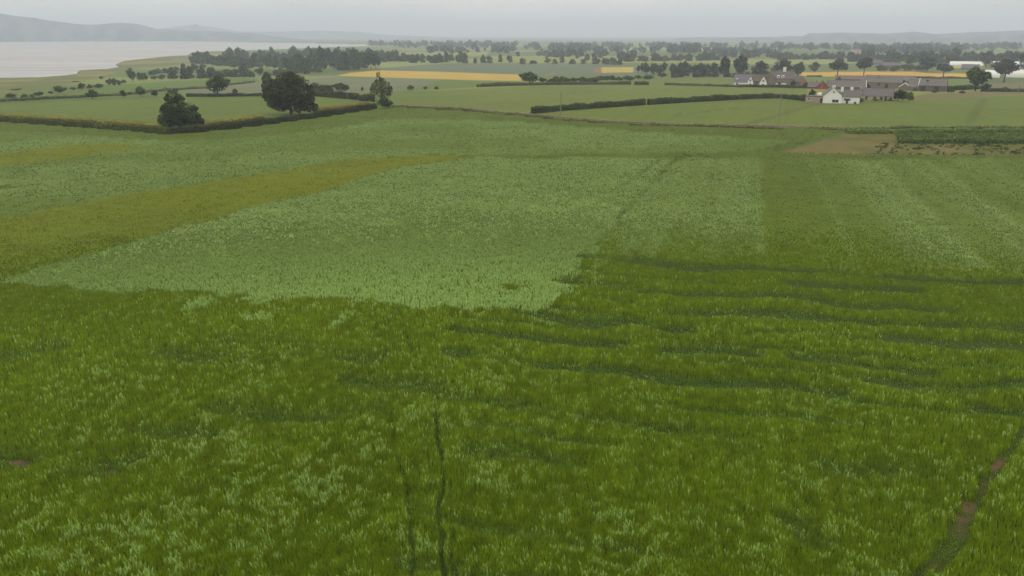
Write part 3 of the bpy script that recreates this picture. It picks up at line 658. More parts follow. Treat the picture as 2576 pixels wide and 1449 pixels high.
# ------------------------------------------------------------------ hedges, wall, verges
def hedge_mesh(name, px, width, height, dens, leaf, c0, c1, seed, gaps=(), lump=0.25, core=None):
    P = gpoly(px); r = np.random.default_rng(seed)
    seg = np.linalg.norm(np.diff(P, axis=0), axis=1); cum = np.concatenate([[0], np.cumsum(seg)]); Lh = cum[-1]
    n = int(Lh * dens); s = r.uniform(0, Lh, n)
    x = np.interp(s, cum, P[:, 0]); y = np.interp(s, cum, P[:, 1])
    i = np.clip(np.searchsorted(cum, s) - 1, 0, len(seg) - 1); dv = np.diff(P, axis=0)[i] / seg[i][:, None]
    hl = height * (1 - lump + 2 * lump * fbm(s, s * 0, 5.5, seed + 2, 3)); wl = width * (0.85 + 0.3 * noise(s, s * 0, 4, seed + 3))
    q = r.uniform(-1, 1, n); zt = r.random(n) ** 0.7
    side = r.random(n) < 0.55
    q = np.where(side, np.sign(q) * r.uniform(0.8, 1.08, n), q); zt = np.where(side, zt, r.uniform(0.85, 1.08, n))
    off = q * wl * 0.5 * (1 - 0.25 * zt ** 3)
    p = np.stack([x - dv[:, 1] * off, y + dv[:, 0] * off, terrain(x, y) + zt * hl], 1)
    nrm = np.stack([-dv[:, 1] * q, dv[:, 0] * q, 0.2 + zt], 1) + r.normal(size=(n, 3)) * 0.5; nrm /= np.linalg.norm(nrm, axis=1)[:, None]
    t = np.cross(nrm, r.normal(size=(n, 3))); t /= np.linalg.norm(t, axis=1)[:, None]; b = np.cross(nrm, t)
    sz = leaf * r.uniform(0.55, 1.4, n); t *= sz[:, None]; b *= (sz * 0.7)[:, None]
    V = np.empty((n, 4, 3)); V[:, 0] = p - t; V[:, 1] = p + b; V[:, 2] = p + t; V[:, 3] = p - b
    tone = 0.5 * noise(s, s * 0, 3.0, seed + 8) + 0.5 * r.random(n)
    C = np.repeat(np.array(c0) + (np.array(c1) - np.array(c0)) * tone[:, None], 4, 0)
    V = V.reshape(-1, 3); F = np.arange(n * 4).reshape(n, 4)
    # woody heart of the hedge, so nothing shows through
    ns = max(int(Lh / 1.5), 2); ss = np.linspace(0, Lh, ns); cx = np.interp(ss, cum, P[:, 0]); cy = np.interp(ss, cum, P[:, 1])
    tx = np.gradient(cx); ty = np.gradient(cy); ln = np.hypot(tx, ty); tx /= ln; ty /= ln
    ch = height * (1 - lump + 2 * lump * fbm(ss, ss * 0, 5.5, seed + 2, 3)) * 0.86; cw = width * 0.36; cz = terrain(cx, cy) - 0.1
    K = np.stack([np.stack([cx - ty * cw, cy + tx * cw, cz], 1), np.stack([cx - ty * cw * 0.8, cy + tx * cw * 0.8, cz + ch], 1), np.stack([cx + ty * cw * 0.8, cy - tx * cw * 0.8, cz + ch], 1), np.stack([cx + ty * cw, cy - tx * cw, cz], 1)], 1)
    i = np.arange(ns - 1)[:, None] * 4; f = np.array([[0, 1, 5, 4], [1, 2, 6, 5], [2, 3, 7, 6]])[None]
    KF = (i[:, :, None] + f).reshape(-1, 4); KF = np.vstack([KF, [[0, 3, 2, 1]], [[(ns - 1) * 4 + e for e in (0, 1, 2, 3)]]])
    cc = np.array(core if core else c0) * 0.9
    V = np.vstack([V, K.reshape(-1, 3)]); F = np.vstack([F, KF + n * 4]); C = np.vstack([C, np.tile(cc, (ns * 4, 1))])
    return mesh(name, V, F, M_LEAF, C)

HG0, HG1 = srgb(54, 64, 24), srgb(106, 112, 44)
def hedge(label, px, width, height, dens=60, leaf=0.22, c0=HG0, c1=HG1, seed=1, name='hedge', cat='hedge', lump=0.2, group=None, kind=None, core=None):
    return tag(put(name, hedge_mesh(name, px, width, height, dens, leaf, c0, c1, seed, lump=lump, core=core)), label, cat, group, kind)

hedge('long clipped hedge running from the left edge to the field corner', [(-500, 268), (-200, 291), (0, 306), (200, 320), (350, 331), (426, 339)], 1.6, 1.75, 70, 0.2, seed=401, group='hedges between the fields')
hedge('clipped dark hedge under the round tree, rising to the slender tree', [(432, 338), (520, 331), (600, 323), (700, 310), (800, 296), (880, 284), (945, 274)], 1.7, 1.9, 70, 0.22, c0=srgb(44, 52, 26), c1=srgb(80, 86, 42), seed=402, group='hedges between the fields')
YF0, YF1 = srgb(112, 112, 44), srgb(168, 154, 62)
for px, sd in (([(-300, 274), (0, 295), (200, 308), (350, 318.5), (415, 324)], 403), ([(505, 318), (600, 307), (660, 299)], 404), ([(800, 281), (870, 272), (930, 264)], 405)):
    hedge({403: 'yellow flower strip behind the left hedge', 404: 'yellow flower strip left of the round tree', 405: 'yellow flower strip right of the round tree'}[sd], px, 2.4, 1.25, 60, 0.2, YF0, YF1, sd, 'yellow_flowers', 'flowers', 0.2, kind='stuff', core=srgb(110, 112, 40))

# rubble wall with dead grass, right of the slender tree
M_STONE = plain_mat('rubble_stone', srgb(118, 110, 92), 0.35, 2.5)
def rubble_wall():
    P = gpoly([(988, 269), (1160, 278), (1290, 289), (1450, 305), (1600, 314), (1800, 320), (2000, 325), (2125, 327), (2235, 328)])
    seg = np.linalg.norm(np.diff(P, axis=0), axis=1); cum = np.concatenate([[0], np.cumsum(seg)])
    o = thing('stone_wall', 'low rubble field wall overgrown with dry grass between crop and wheat', 'wall', (P[4][0], P[4][1], 0)); o0 = np.array([P[4][0], P[4][1], 0])
    mb = MB(); r = random.Random(9); s = 0
    while s < cum[-1] - 0.5:
        ln = r.uniform(0.5, 1.1); x = np.interp(s + ln / 2, cum, P[:, 0]); y = np.interp(s + ln / 2, cum, P[:, 1])
        i = min(np.searchsorted(cum, s + ln / 2) - 1, len(seg) - 1); i = max(i, 0); t = (P[i + 1] - P[i]) / seg[i]; nn = np.array([-t[1], t[0]])
        z = float(terrain(x, y)); hh = 0.75 + 0.35 * float(noise(np.array([s]), np.array([0.0]), 12, 5)[0]) + r.uniform(-0.12, 0.12); wd = r.uniform(0.24, 0.34)
        c = np.array([x, y]) - o0[:2]; vs = []
        for zz, kk in ((-0.2, 1.15), (hh, 0.8)):
            for a, b in ((-1, -1), (1, -1), (1, 1), (-1, 1)):
                q = c + t * a * ln * 0.49 + nn * b * wd * kk; vs.append((q[0], q[1], z + zz + (r.uniform(-.05, .05) if zz > 0 else 0)))
        mb.poly(vs, [(0, 3, 2, 1), (4, 5, 6, 7), (0, 1, 5, 4), (1, 2, 6, 5), (2, 3, 7, 6), (3, 0, 4, 7)]); s += ln
    mb.build('stones', M_STONE, o)
    g = hedge_mesh('dry_grass', [(988, 270), (1160, 279.5), (1290, 290.5), (1450, 306.5), (1600, 315.5), (1800, 321.5), (2000, 326.5), (2125, 328.5), (2235, 329)], 1.5, 0.8, 26, 0.24, srgb(84, 88, 52), srgb(134, 128, 86), 410, lump=0.5, core=srgb(80, 84, 50))
    go = put('dry_grass', g, o); go.location = tuple(-o0)
rubble_wall()

MH0, MH1 = srgb(46, 56, 28), srgb(82, 94, 48)
hedge('dark ragged hedge beside the pole, shorter of the two in line', [(1338, 286), (1420, 278), (1530, 270), (1622, 264)], 1.6, 1.9, 60, 0.26, MH0, MH1, 420, lump=0.35, group='hedges between the fields')
hedge('dark ragged hedge reaching to the farm cottages, longer of the two in line', [(1630, 263.5), (1720, 258), (1800, 253.5), (1900, 248), (1960, 246.5), (2024, 254)], 1.7, 2.0, 60, 0.26, MH0, MH1, 421, lump=0.3, group='hedges between the fields')
hedge('thin broken hedge in front of the clump of trees', [(1200, 219), (1300, 215.5), (1420, 213), (1587, 212.5)], 1.5, 1.6, 26, 0.35, srgb(70, 78, 48), srgb(98, 104, 66), 422, lump=0.4, group='hedges between the fields')
hedge('short hedge fragment in the open barley field', [(1596, 213.5), (1632, 213.5)], 1.5, 1.6, 30, 0.35, srgb(66, 74, 46), srgb(90, 98, 60), 423, lump=0.4, group='hedges between the fields')
hedge('faint low hedge leading right to the white houses', [(1672, 214), (1760, 216), (1850, 219)], 1.3, 1.1, 26, 0.35, srgb(84, 90, 54), srgb(110, 112, 70), 424, lump=0.4, group='hedges between the fields')
hedge('garden hedge in front of the white houses and stone house', [(1852, 219), (1900, 219.5), (1960, 220.5), (2040, 222.5), (2085, 223.5)], 1.5, 1.4, 40, 0.3, srgb(56, 64, 36), srgb(86, 92, 54), 425, lump=0.2, group='hedges between the fields')
hedge('dark clumpy hedge right of the round tree', [(786, 241), (820, 244), (872, 248.5)], 1.8, 2.6, 50, 0.3, srgb(46, 54, 32), srgb(78, 84, 48), 426, lump=0.4, group='hedges between the fields')
hedge('dark hedge tuft in the gap between round tree and slender tree', [(879, 249), (900, 251)], 1.8, 2.2, 60, 0.3, srgb(46, 54, 32), srgb(78, 84, 48), 427, lump=0.4, group='hedges between the fields')
hedge('dark hedge end just left of the slender tree', [(906, 252.5), (925, 254.5), (941, 256)], 1.8, 2.2, 60, 0.3, srgb(46, 54, 32), srgb(78, 84, 48), 428, lump=0.4, group='hedges between the fields')
hedge('thin dark hedge along the back of the left pasture', [(470, 243), (560, 242.5), (665, 242)], 1.4, 1.2, 30, 0.35, srgb(56, 64, 42), srgb(84, 90, 58), 429, lump=0.3, group='hedges between the fields')
hedge('low hedge between meadow and left pasture', [(-100, 262), (0, 256), (110, 250), (200, 246), (300, 240)], 1.4, 1.0, 26, 0.35, srgb(74, 82, 56), srgb(104, 108, 74), 430, lump=0.4, group='hedges between the fields')
hedge('thin hedge line between meadow and fallow field', [(300, 241), (420, 228), (520, 222), (640, 207)], 1.4, 1.0, 20, 0.4, srgb(84, 88, 64), srgb(110, 112, 82), 431, lump=0.4, group='hedges between the fields')
hedge('dark hedge below the right yellow field', [(2290, 196), (2360, 197.5), (2440, 198)], 1.8, 1.5, 40, 0.4, srgb(60, 68, 48), srgb(80, 86, 60), 432, lump=0.3, group='hedges between the fields')
hedge('dark roadside hedge at the right edge below the copper tree', [(2468, 230), (2576, 231.5), (2800, 233)], 1.8, 1.4, 40, 0.35, srgb(46, 56, 40), srgb(72, 80, 54), 433, lump=0.3, group='hedges between the fields')
hedge('hedge fragment in front of the yellow field, behind the red gable', [(2030, 193), (2068, 193.5)], 1.8, 1.3, 40, 0.4, srgb(66, 74, 52), srgb(86, 92, 62), 434, lump=0.3, group='hedges between the fields')
hedge('long dark hedge behind the right barn', [(2376, 228), (2420, 226), (2466, 224)], 1.8, 2.2, 40, 0.35, srgb(48, 58, 38), srgb(84, 92, 54), 435, lump=0.4, group='hedges between the fields')
hedge('grassy green bank above the bare plot', [(2130, 335), (2260, 334.5), (2420, 333), (2576, 331), (2900, 328)], 3.5, 1.1, 60, 0.24, srgb(74, 92, 40), srgb(104, 118, 60), 436, 'grass_bank', 'grass bank', 0.4, kind='stuff')
hedge('dry scrub along the wall line at the right edge', [(2240, 327), (2400, 326), (2576, 325.5), (2900, 323)], 1.6, 0.9, 40, 0.24, srgb(84, 88, 52), srgb(124, 120, 80), 437, 'dry_grass', 'grass', 0.5, kind='stuff')

def kale_block():
    """bushy dark crop in rows on the right"""
    r = np.random.default_rng(77); Vs = []; Fs = []; Cs = []; off = 0
    for k, v in enumerate(np.linspace(345, 360, 9)):
        a = np.array(at(2256 + (0 if k < 4 else 3), v)[:2]); b = np.array(at(2900, v + 1.5)[:2]); Lk = np.linalg.norm(b - a); n = int(Lk * 52)
        s = r.random(n); x = a[0] + (b[0] - a[0]) * s; y = a[1] + (b[1] - a[1]) * s + r.normal(0, 0.5, n)
        h = 1.25 * (0.6 + 0.7 * fbm(s * Lk, s * 0 + 50 * k, 2.6, 500, 2)); zt = r.random(n) ** 0.6
        p = np.stack([x, y, terrain(x, y) + h * zt], 1)
        nrm = r.normal(size=(n, 3)) * 0.7 + np.array([0, -0.4, 0.6]); nrm /= np.linalg.norm(nrm, axis=1)[:, None]
        t = np.cross(nrm, r.normal(size=(n, 3))); t /= np.linalg.norm(t, axis=1)[:, None]; bb = np.cross(nrm, t); sz = 0.2 * r.uniform(0.6, 1.4, n)
        t *= sz[:, None]; bb *= (sz * 0.8)[:, None]
        V = np.empty((n, 4, 3)); V[:, 0] = p - t; V[:, 1] = p + bb; V[:, 2] = p + t; V[:, 3] = p - bb
        tone = (0.6 * r.random(n) + 0.4 * noise(s * Lk, s * 0 + k * 9, 2, 510))[:, None]
        Cs.append(np.repeat(np.array(srgb(56, 74, 34)) * (1 - tone) + np.array(srgb(100, 118, 58)) * tone, 4, 0)); Vs.append(V.reshape(-1, 3)); Fs.append(np.arange(n * 4).reshape(n, 4) + off); off += n * 4
    tag(put('leafy_crop', mesh('leafy_crop', np.vstack(Vs), np.vstack(Fs), M_LEAF, np.vstack(Cs))), 'block of dark leafy crop rows beside the bare plot at right', 'crop', kind='stuff')
kale_block()
def plot_weeds():
    r = np.random.default_rng(78); px = []
    while len(px) < 130:
        u, v = r.uniform(2200, 2580), r.uniform(361, 391)
        if v > 378 - (u - 2250) * 0.03: px.append((u, v)) if r.random() < 0.35 else None
        else: px.append((u, v)) if r.random() < 0.5 else None
    Vs = []; Cs = []
    for u, v in px:
        p = np.array(at(u, v)); n = 14; q = p + np.stack([r.normal(0, .22, n), r.normal(0, .22, n), r.random(n) * 0.4 * r.uniform(0.5, 1.3)], 1)
        t = r.normal(size=(n, 3)) * 0.12; b = r.normal(size=(n, 3)) * 0.1
        V = np.stack([q - t, q + b, q + t, q - b], 1); Vs.append(V.reshape(-1, 3)); Cs.append(np.tile(srgb(66, 80, 36), (n * 4, 1)))
    V = np.vstack(Vs); tag(put('weeds', mesh('weeds', V, np.arange(len(V)).reshape(-1, 4), M_LEAF, np.vstack(Cs))), 'dark weed tufts dotted over the bare plot', 'weeds', kind='stuff')
plot_weeds()

# ------------------------------------------------------------------ buildings
M_WHITE = plain_mat('white_render', (0.66, 0.65, 0.62), 0.06, 0.8, 0.8)
M_CREAM = plain_mat('cream_render', (0.62, 0.58, 0.47), 0.08, 0.8, 0.8)
M_TAN = plain_mat('sandstone', srgb(150, 138, 114), 0.2, 2.5)
M_BROWNST = plain_mat('brown_stone', srgb(112, 102, 92), 0.25, 2.5)
M_DARKWALL = plain_mat('weathered_cladding', srgb(94, 86, 80), 0.2, 1.2, stretch=(3, 3, 0.3))
M_SLATE = plain_mat('grey_slate', srgb(90, 85, 84), 0.18, 1.2, 0.7)
M_SLATE2 = plain_mat('purple_slate', srgb(98, 93, 100), 0.15, 1.2, 0.7)
M_SHEET = plain_mat('grey_roof_sheet', srgb(92, 87, 83), 0.14, 0.6, 0.75)
M_BROWNROOF = plain_mat('brown_roof_tile', srgb(92, 84, 76), 0.2, 1.2)
M_RED = plain_mat('red_paint', srgb(128, 60, 52), 0.1, 1)
M_BRICK = plain_mat('red_brick', srgb(150, 108, 90), 0.2, 2)
M_GLASS = plain_mat('dark_glass', (0.02, 0.026, 0.03), 0.1, 1, 0.08, 0.5)
M_FRAME = plain_mat('white_trim', (0.7, 0.7, 0.68), 0.04, 1)
M_WOOD = plain_mat('pole_wood', srgb(122, 112, 96), 0.2, 2)
M_POLY = plain_mat('polythene', (0.54, 0.54, 0.49), 0.08, 0.1, 0.5)
M_DOOR = plain_mat('dark_door', srgb(52, 48, 46), 0.15, 1)

def volume(o, L_, W, eave, ridge, wallm, roofm, cx=0, cy=0, turn=False, over=0.25, walls='wall', trim=None):
    """gabled block: ridge along x (or y if turn), base on z=0, as a wall part and a roof part of o"""
    def T(x, y, z): return (cx - y, cy + x, z) if turn else (cx + x, cy + y, z)
    a, b = L_ / 2, W / 2
    mb = MB(); vs = [T(-a, -b, -.6), T(a, -b, -.6), T(a, b, -.6), T(-a, b, -.6), T(-a, -b, eave), T(a, -b, eave), T(a, b, eave), T(-a, b, eave), T(-a, 0, ridge - .02), T(a, 0, ridge - .02)]
    mb.poly(vs, [(0, 1, 5, 4), (2, 3, 7, 6), (1, 2, 6, 9, 5), (3, 0, 4, 8, 7), (4, 5, 9, 8), (6, 7, 8, 9)])
    wl = mb.build(walls, wallm, o)
    mb = MB(); s = (ridge - eave) / b; e = b + over; ze = eave - over * s; t = 0.14
    for sg in (-1, 1):
        mb.poly([T(-a - over, sg * e, ze + .03), T(a + over, sg * e, ze + .03), T(a + over, 0, ridge + .03), T(-a - over, 0, ridge + .03),
                 T(-a - over, sg * e, ze + t + .03), T(a + over, sg * e, ze + t + .03), T(a + over, 0, ridge + t + .03), T(-a - over, 0, ridge + t + .03)],
                [(0, 1, 2, 3), (4, 5, 6, 7), (0, 1, 5, 4), (1, 2, 6, 5), (3, 0, 4, 7)])
    mb.tube(T(-a - over, 0, ridge + t), T(a + over, 0, ridge + t), 0.13, 0.13, 6)
    rf = mb.build('roof', roofm, o)
    if trim:
        mb = MB()
        for ex in trim:
            xx = ex * (a + over + 0.06)
            for sg in (-1, 1):
                mb.poly([T(xx - .09, sg * e, ze - .1), T(xx + .09, sg * e, ze - .1), T(xx + .09, 0, ridge - .1), T(xx - .09, 0, ridge - .1),
                         T(xx - .09, sg * e, ze + .34), T(xx + .09, sg * e, ze + .34), T(xx + .09, 0, ridge + .34), T(xx - .09, 0, ridge + .34)],
                        [(0, 1, 2, 3), (4, 5, 6, 7), (0, 1, 5, 4), (1, 2, 6, 5), (3, 0, 4, 7), (2, 3, 7, 6)])
        mb.build('verge_board', M_FRAME, rf)
    return wl, rf

def chimney(roof, x, y, z0, z1, m, sx=0.6, sy=0.8, pots=2):
    c = MB().box(x - sx / 2, x + sx / 2, y - sy / 2, y + sy / 2, z0, z1).box(x - sx / 2 - .07, x + sx / 2 + .07, y - sy / 2 - .07, y + sy / 2 + .07, z1, z1 + .14).build('chimney', m, roof)
    return c

def window(par, x, y, z, w_, h, face='y', frame=M_FRAME, name='window', glass=M_GLASS):
    """window in a wall facing -y ('y') or -x ('x') centred at x, y, z(bottom)"""
    f = MB(); g = MB(); t = 0.07
    if face == 'y':
        f.box(x - w_ / 2 - t, x + w_ / 2 + t, y - .05, y + .05, z - t - .03, z - .0).box(x - w_ / 2 - t, x + w_ / 2 + t, y - .05, y + .05, z + h, z + h + t)
        f.box(x - w_ / 2 - t, x - w_ / 2, y - .048, y + .048, z, z + h).box(x + w_ / 2, x + w_ / 2 + t, y - .048, y + .048, z, z + h).box(x - .03, x + .03, y - .045, y + .045, z, z + h)
        g.box(x - w_ / 2, x + w_ / 2, y - .02, y + .02, z, z + h)
    else:
        f.box(x - .05, x + .05, y - w_ / 2 - t, y + w_ / 2 + t, z - t - .03, z).box(x - .05, x + .05, y - w_ / 2 - t, y + w_ / 2 + t, z + h, z + h + t)
        f.box(x - .048, x + .048, y - w_ / 2 - t, y - w_ / 2, z, z + h).box(x - .048, x + .048, y + w_ / 2, y + w_ / 2 + t, z, z + h).box(x - .045, x + .045, y - .03, y + .03, z, z + h)
        g.box(x - .02, x + .02, y - w_ / 2, y + w_ / 2, z, z + h)
    a = f.build(name, frame, par); g.build('pane', glass, a); return a

def door(par, x, y, w_, h, m=M_DOOR, z=0.0):
    d = MB().box(x - w_ / 2, x + w_ / 2, y - .05, y + .03, z, z + h).build('door', m, par)
    MB().box(x + w_ * .3, x + w_ * .3 + .06, y - .1, y - .05, z + h * .45, z + h * .45 + .14).build('handle', M_FRAME, d)
    return d

def facing(p): return -math.atan2(p[0], p[1])

# white cottage, gable towards the fields, with its right wing
p = at(2093, 260); k = mpu(p)
o = thing('cottage', 'white cottage with tall gable and dark window, nearest of the farm', 'house', p, facing(p) + 0.10)
W = 43 * k
wl, rf = volume(o, 9, W, 19 * k, 38 * k, M_WHITE, M_SLATE, cx=0, cy=4.5, turn=True, over=0.2)
window(wl, 7 * k, 0, 0.35, 15 * k, 7 * k); window(wl, 1 * k, 0, 25 * k, 0.6, 0.7)
chimney(rf, 5 * k - 5 * k, 0.45, 35 * k, 42.5 * k, M_WHITE, 1.1, 0.8)
chimney(rf, 22 * k, 3.6, 27 * k, 38 * k, M_WHITE, 1.0, 0.8)
wl2, rf2 = volume(o, 44 * k, 6.5, 16 * k, 32 * k, M_WHITE, M_SLATE, cx=42 * k, cy=4.4, over=0.2)
chimney(rf2, 45 * k, 4.4, 30 * k, 38 * k, M_WHITE, 1.0, 0.8)
window(wl2, 30 * k, 1.15, 1.0, 0.8, 1.0); window(wl2, 40 * k, 1.15, 1.0, 0.8, 1.0); door(wl2, 35 * k, 1.15, 0.9, 1.9)

# white van beside it
def van(p, rz, label):
    o = thing('van', label, 'van', p, rz)
    m = plain_mat('white_car_paint', (0.72, 0.73, 0.74), 0.03, 1, 0.25, 0.5); rub = plain_mat('tyre_rubber', (0.02, 0.02, 0.02), 0.1, 3)
    prof = [(-1.9, .35), (1.75, .35), (1.95, .55), (1.95, .95), (1.25, 1.12), (.75, 1.72), (-1.8, 1.78), (-1.9, 1.6)]
    n = len(prof); vs = [(x, -.8, z) for x, z in prof] + [(x, .8, z) for x, z in prof]
    MB().poly(vs, [tuple(range(n)), tuple(range(2 * n - 1, n - 1, -1))] + [(i, n + i, n + (i + 1) % n, (i + 1) % n) for i in range(n)]).build('body', m, o)
    MB().box(-.1, .7, -.815, -.79, 1.1, 1.55).box(-1.6, -.3, -.815, -.79, 1.15, 1.55).build('side_window', M_GLASS, o)
    MB().poly([(1.27, -.7, 1.15), (1.27, .7, 1.15), (.8, .7, 1.68), (.8, -.7, 1.68), (1.3, -.7, 1.17), (1.3, .7, 1.17), (.83, .7, 1.7), (.83, -.7, 1.7)], [(4, 5, 6, 7), (0, 3, 2, 1), (0, 1, 5, 4), (1, 2, 6, 5), (2, 3, 7, 6), (3, 0, 4, 7)]).build('windscreen', M_GLASS, o)
    for sx in (-1.2, 1.25):
        for sy in (-.72, .72):
            w_ = MB().tube((sx, sy - .1, .33), (sx, sy + .1, .33), .33, .33, 14).build('wheel', rub, o)
            MB().tube((sx, sy - .115, .33), (sx, sy + .115, .33), .18, .18, 10).build('rim', M_FRAME, w_)
    for sy in (-.6, .6): MB().box(1.93, 1.97, sy - .14, sy + .14, .7, .86).build('headlight', M_FRAME, o)
p = at(2146, 259.5); van(p, facing(p) + 3.0, 'white van parked at the right end of the white cottage')

# low outbuilding and tank left of the cottage
p = at(2049, 258); k = mpu(p)
o = thing('shed', 'low flat roofed pinkish stone shed joined to the white cottage', 'shed', p, facing(p) + 0.06)
MB().box(-21 * k, 20 * k, 0, 4, -.5, 15 * k).build('wall', plain_mat('pink_stone', srgb(150, 134, 122), 0.15, 2), o)
rf = MB().box(-21.6 * k, 20.6 * k, -.2, 4.2, 15 * k, 15 * k + .18).build('roof', M_BROWNROOF, o)
window(o, -14 * k, 0, 1.0, 0.9, 0.8); door(o, 15 * k, 0, 0.9, 1.7)
p = at(2062, 243.5); k = mpu(p)
o = thing('tank', 'cream rounded storage tank behind the low pink shed', 'tank', p)
V = []; F = []
for i in range(7):
    ph = i / 6 * math.pi / 2
    for j in range(18): V.append((math.cos(ph) * 6.5 * k * math.cos(j * math.pi / 9), math.cos(ph) * 6.5 * k * math.sin(j * math.pi / 9), 6 * k + math.sin(ph) * 5 * k))
for j in range(18): V.append((6.5 * k * math.cos(j * math.pi / 9), 6.5 * k * math.sin(j * math.pi / 9), -.3))
for i in range(6): F += [(i * 18 + j, i * 18 + (j + 1) % 18, (i + 1) * 18 + (j + 1) % 18, (i + 1) * 18 + j) for j in range(18)]
F += [(126 + j, 126 + (j + 1) % 18, (j + 1) % 18, j) for j in range(18)]
put('body', mesh('body', V, F, M_CREAM, smooth=True), o)
MB().tube((0, 0, 10.9 * k), (0, 0, 11.9 * k), .35, .3, 10).build('lid', M_DOOR, o)

# sandstone cottage right of it
p = at(2205, 253); k = mpu(p)
o = thing('cottage', 'sandstone cottage with slate roof beside the bright green garden hedge', 'house', p, facing(p) - 0.04)
wl, rf = volume(o, 76 * k, 6.8, 11 * k, 28 * k, M_TAN, M_SLATE, cx=-1 * k, cy=3.4, over=0.15, trim=(-1,))
for a, ww in ((-24, .8), (-5, .9), (10, .9), (32, .7)): window(wl, a * k, 0, 0.25, ww * 1.1, 1.25, frame=M_BROWNST)
door(wl, 20 * k, 0, 0.9, 1.7); chimney(rf, -34 * k, 3.4, 26 * k, 31 * k, M_TAN)
wl, rf = volume(o, 6, 24 * k, 12 * k, 28.5 * k, M_TAN, M_SLATE, cx=-42 * k, cy=3.6, turn=True, over=0.12)
window(wl, -42 * k - 3 * k, 0.6, 15 * k, 0.6, 0.9, frame=M_BROWNST)

# red gabled shed with its long grey roof
p = at(2068, 224); k = mpu(p)
o = thing('barn', 'long grey roofed barn with red painted gable', 'barn', p, facing(p) + 0.05)
wl, rf = volume(o, 8, 29 * k, 5 * k, 19 * k, M_RED, M_SHEET, cx=0, cy=4.1, turn=True, over=0.2)
wl, rf = volume(o, 88 * k, 9, 6 * k, 20 * k, M_DARKWALL, M_SHEET, cx=56 * k, cy=4.5, over=0.2, trim=(1,))
wl, rf = volume(o, 34 * k, 7, 4 * k, 15 * k, M_RED, M_SHEET, cx=-17 * k, cy=5.6, over=0.15)
chimney(rf, -14 * k, 5.6, 13 * k, 19 * k, M_BRICK)

# the steading behind: three long roofs
def long_barn(u0, u1, vb, eave, ridge, depth, wm, rm, label, dr=0.0, trim=None, doors=(), name='barn'):
    p = at((u0 + u1) / 2, vb); k = mpu(p)
    o = thing(name, label, 'barn', p, facing(p) + dr)
    wl, rf = volume(o, (u1 - u0) * k, depth, eave * k, ridge * k, wm, rm, cy=depth / 2, over=0.2, trim=trim)
    for a, ww, hh in doors: door(wl, a * k, 0, ww, hh)
    return o, wl, rf, k
long_barn(2104, 2200, 205, 5, 13, 9, M_BROWNST, M_BROWNROOF, 'brown roofed barn behind the red gabled barn', 0.02)
long_barn(2180, 2292, 210, 7, 18, 10, M_BROWNST, M_SHEET, 'pale grey roofed barn farthest back in the steading', -0.02)
o, wl, rf, k = long_barn(2165, 2262, 222, 14, 25, 9, M_BROWNST, M_SHEET, 'stone barn with square loft opening in the middle of the steading', 0.03, doors=((-30, 1.6, 2.2), (14, 1.6, 2.4)))
window(wl, -4 * k, 0, 6.5 * k, 1.3, 1.3, frame=M_BROWNST); chimney(rf, -6 * k, 4.5, 23 * k, 30 * k, M_BROWNST)
p = at(2343, 230); k = mpu(p)
o = thing('barn', 'dark clad barn with white verge boards at the right of the steading', 'barn', p, facing(p) - 0.06)
wl, rf = volume(o, 60 * k, 10, 14 * k, 29 * k, M_DARKWALL, M_SHEET, cy=5, over=0.25, trim=(-1,))
MB().box(-16 * k, -11 * k, 2.2, 3.4, 24.2 * k, 26.5 * k).build('roof_light', M_GLASS, rf)
door(wl, -20 * k, 0, 2.4, 2.6); door(wl, 10 * k, 0, 2.4, 2.6)
wl, rf = volume(o, 24 * k, 9, 9 * k, 26 * k, M_BROWNST, M_SHEET, cx=-43 * k, cy=4.2, over=0.1)
wl, rf = volume(o, 5, 26 * k, 8 * k, 18 * k, M_BROWNST, M_SHEET, cx=-62 * k, cy=3.2, turn=True, over=0.15, trim=(-1,))

# white houses and the stone house on the left of the farm
p = at(1880, 217.5); k = mpu(p)
o = thing('house', 'white house with purple slate roof and two pointed gables', 'house', p, facing(p) - 0.05)
wl, rf = volume(o, 42 * k, 7.5, 10 * k, 28 * k, M_WHITE, M_SLATE2, cx=-13 * k, cy=4.2, over=0.2)
MB().box(-29 * k, -24 * k, 1.0, 1.9, 17.0 * k, 18.8 * k).build('roof_light', M_FRAME, rf)
window(wl, -26 * k, 0.45, .8, 1.1, 1.1)
wl, rf = volume(o, 6, 13 * k, 12 * k, 24.5 * k, M_WHITE, M_SLATE2, cx=6 * k, cy=3, turn=True, over=0.12); window(wl, 6 * k, 0, 12 * k, 0.9, 1.1); window(wl, 6 * k, 0, 2.5 * k, 1.1, 1.1)
wl, rf = volume(o, 6, 17 * k, 10 * k, 24.5 * k, M_WHITE, M_SLATE2, cx=37 * k, cy=3, turn=True, over=0.12); window(wl, 37 * k, 0, 12 * k, 0.9, 1.1); window(wl, 37 * k, 0, 2.5 * k, 1.2, 1.0)
wl, rf = volume(o, 36 * k, 6, 13 * k, 28 * k, M_BROWNST, M_BROWNROOF, cx=24 * k, cy=5.5, over=0.15)
window(wl, 21 * k, 2.45, 8 * k, 2.0, 1.5); door(wl, 21 * k, 2.45, 1.0, 1.6)
p = at(1962, 218); k = mpu(p)
o = thing('house', 'brown stone house with white dormers and tall chimneys', 'house', p, facing(p) + 0.04)
wl, rf = volume(o, 56 * k, 8, 19 * k, 37 * k, M_BROWNST, M_SLATE, cx=4 * k, cy=5.4, over=0.15)
chimney(rf, -20 * k, 5.4, 35 * k, 45 * k, M_BROWNST, 1.6, 1.1); chimney(rf, 8 * k, 5.4, 35 * k, 46 * k, M_CREAM, 1.7, 1.1); chimney(rf, 29 * k, 5.4, 33 * k, 41 * k, M_BROWNST, 1.0, 1.0)
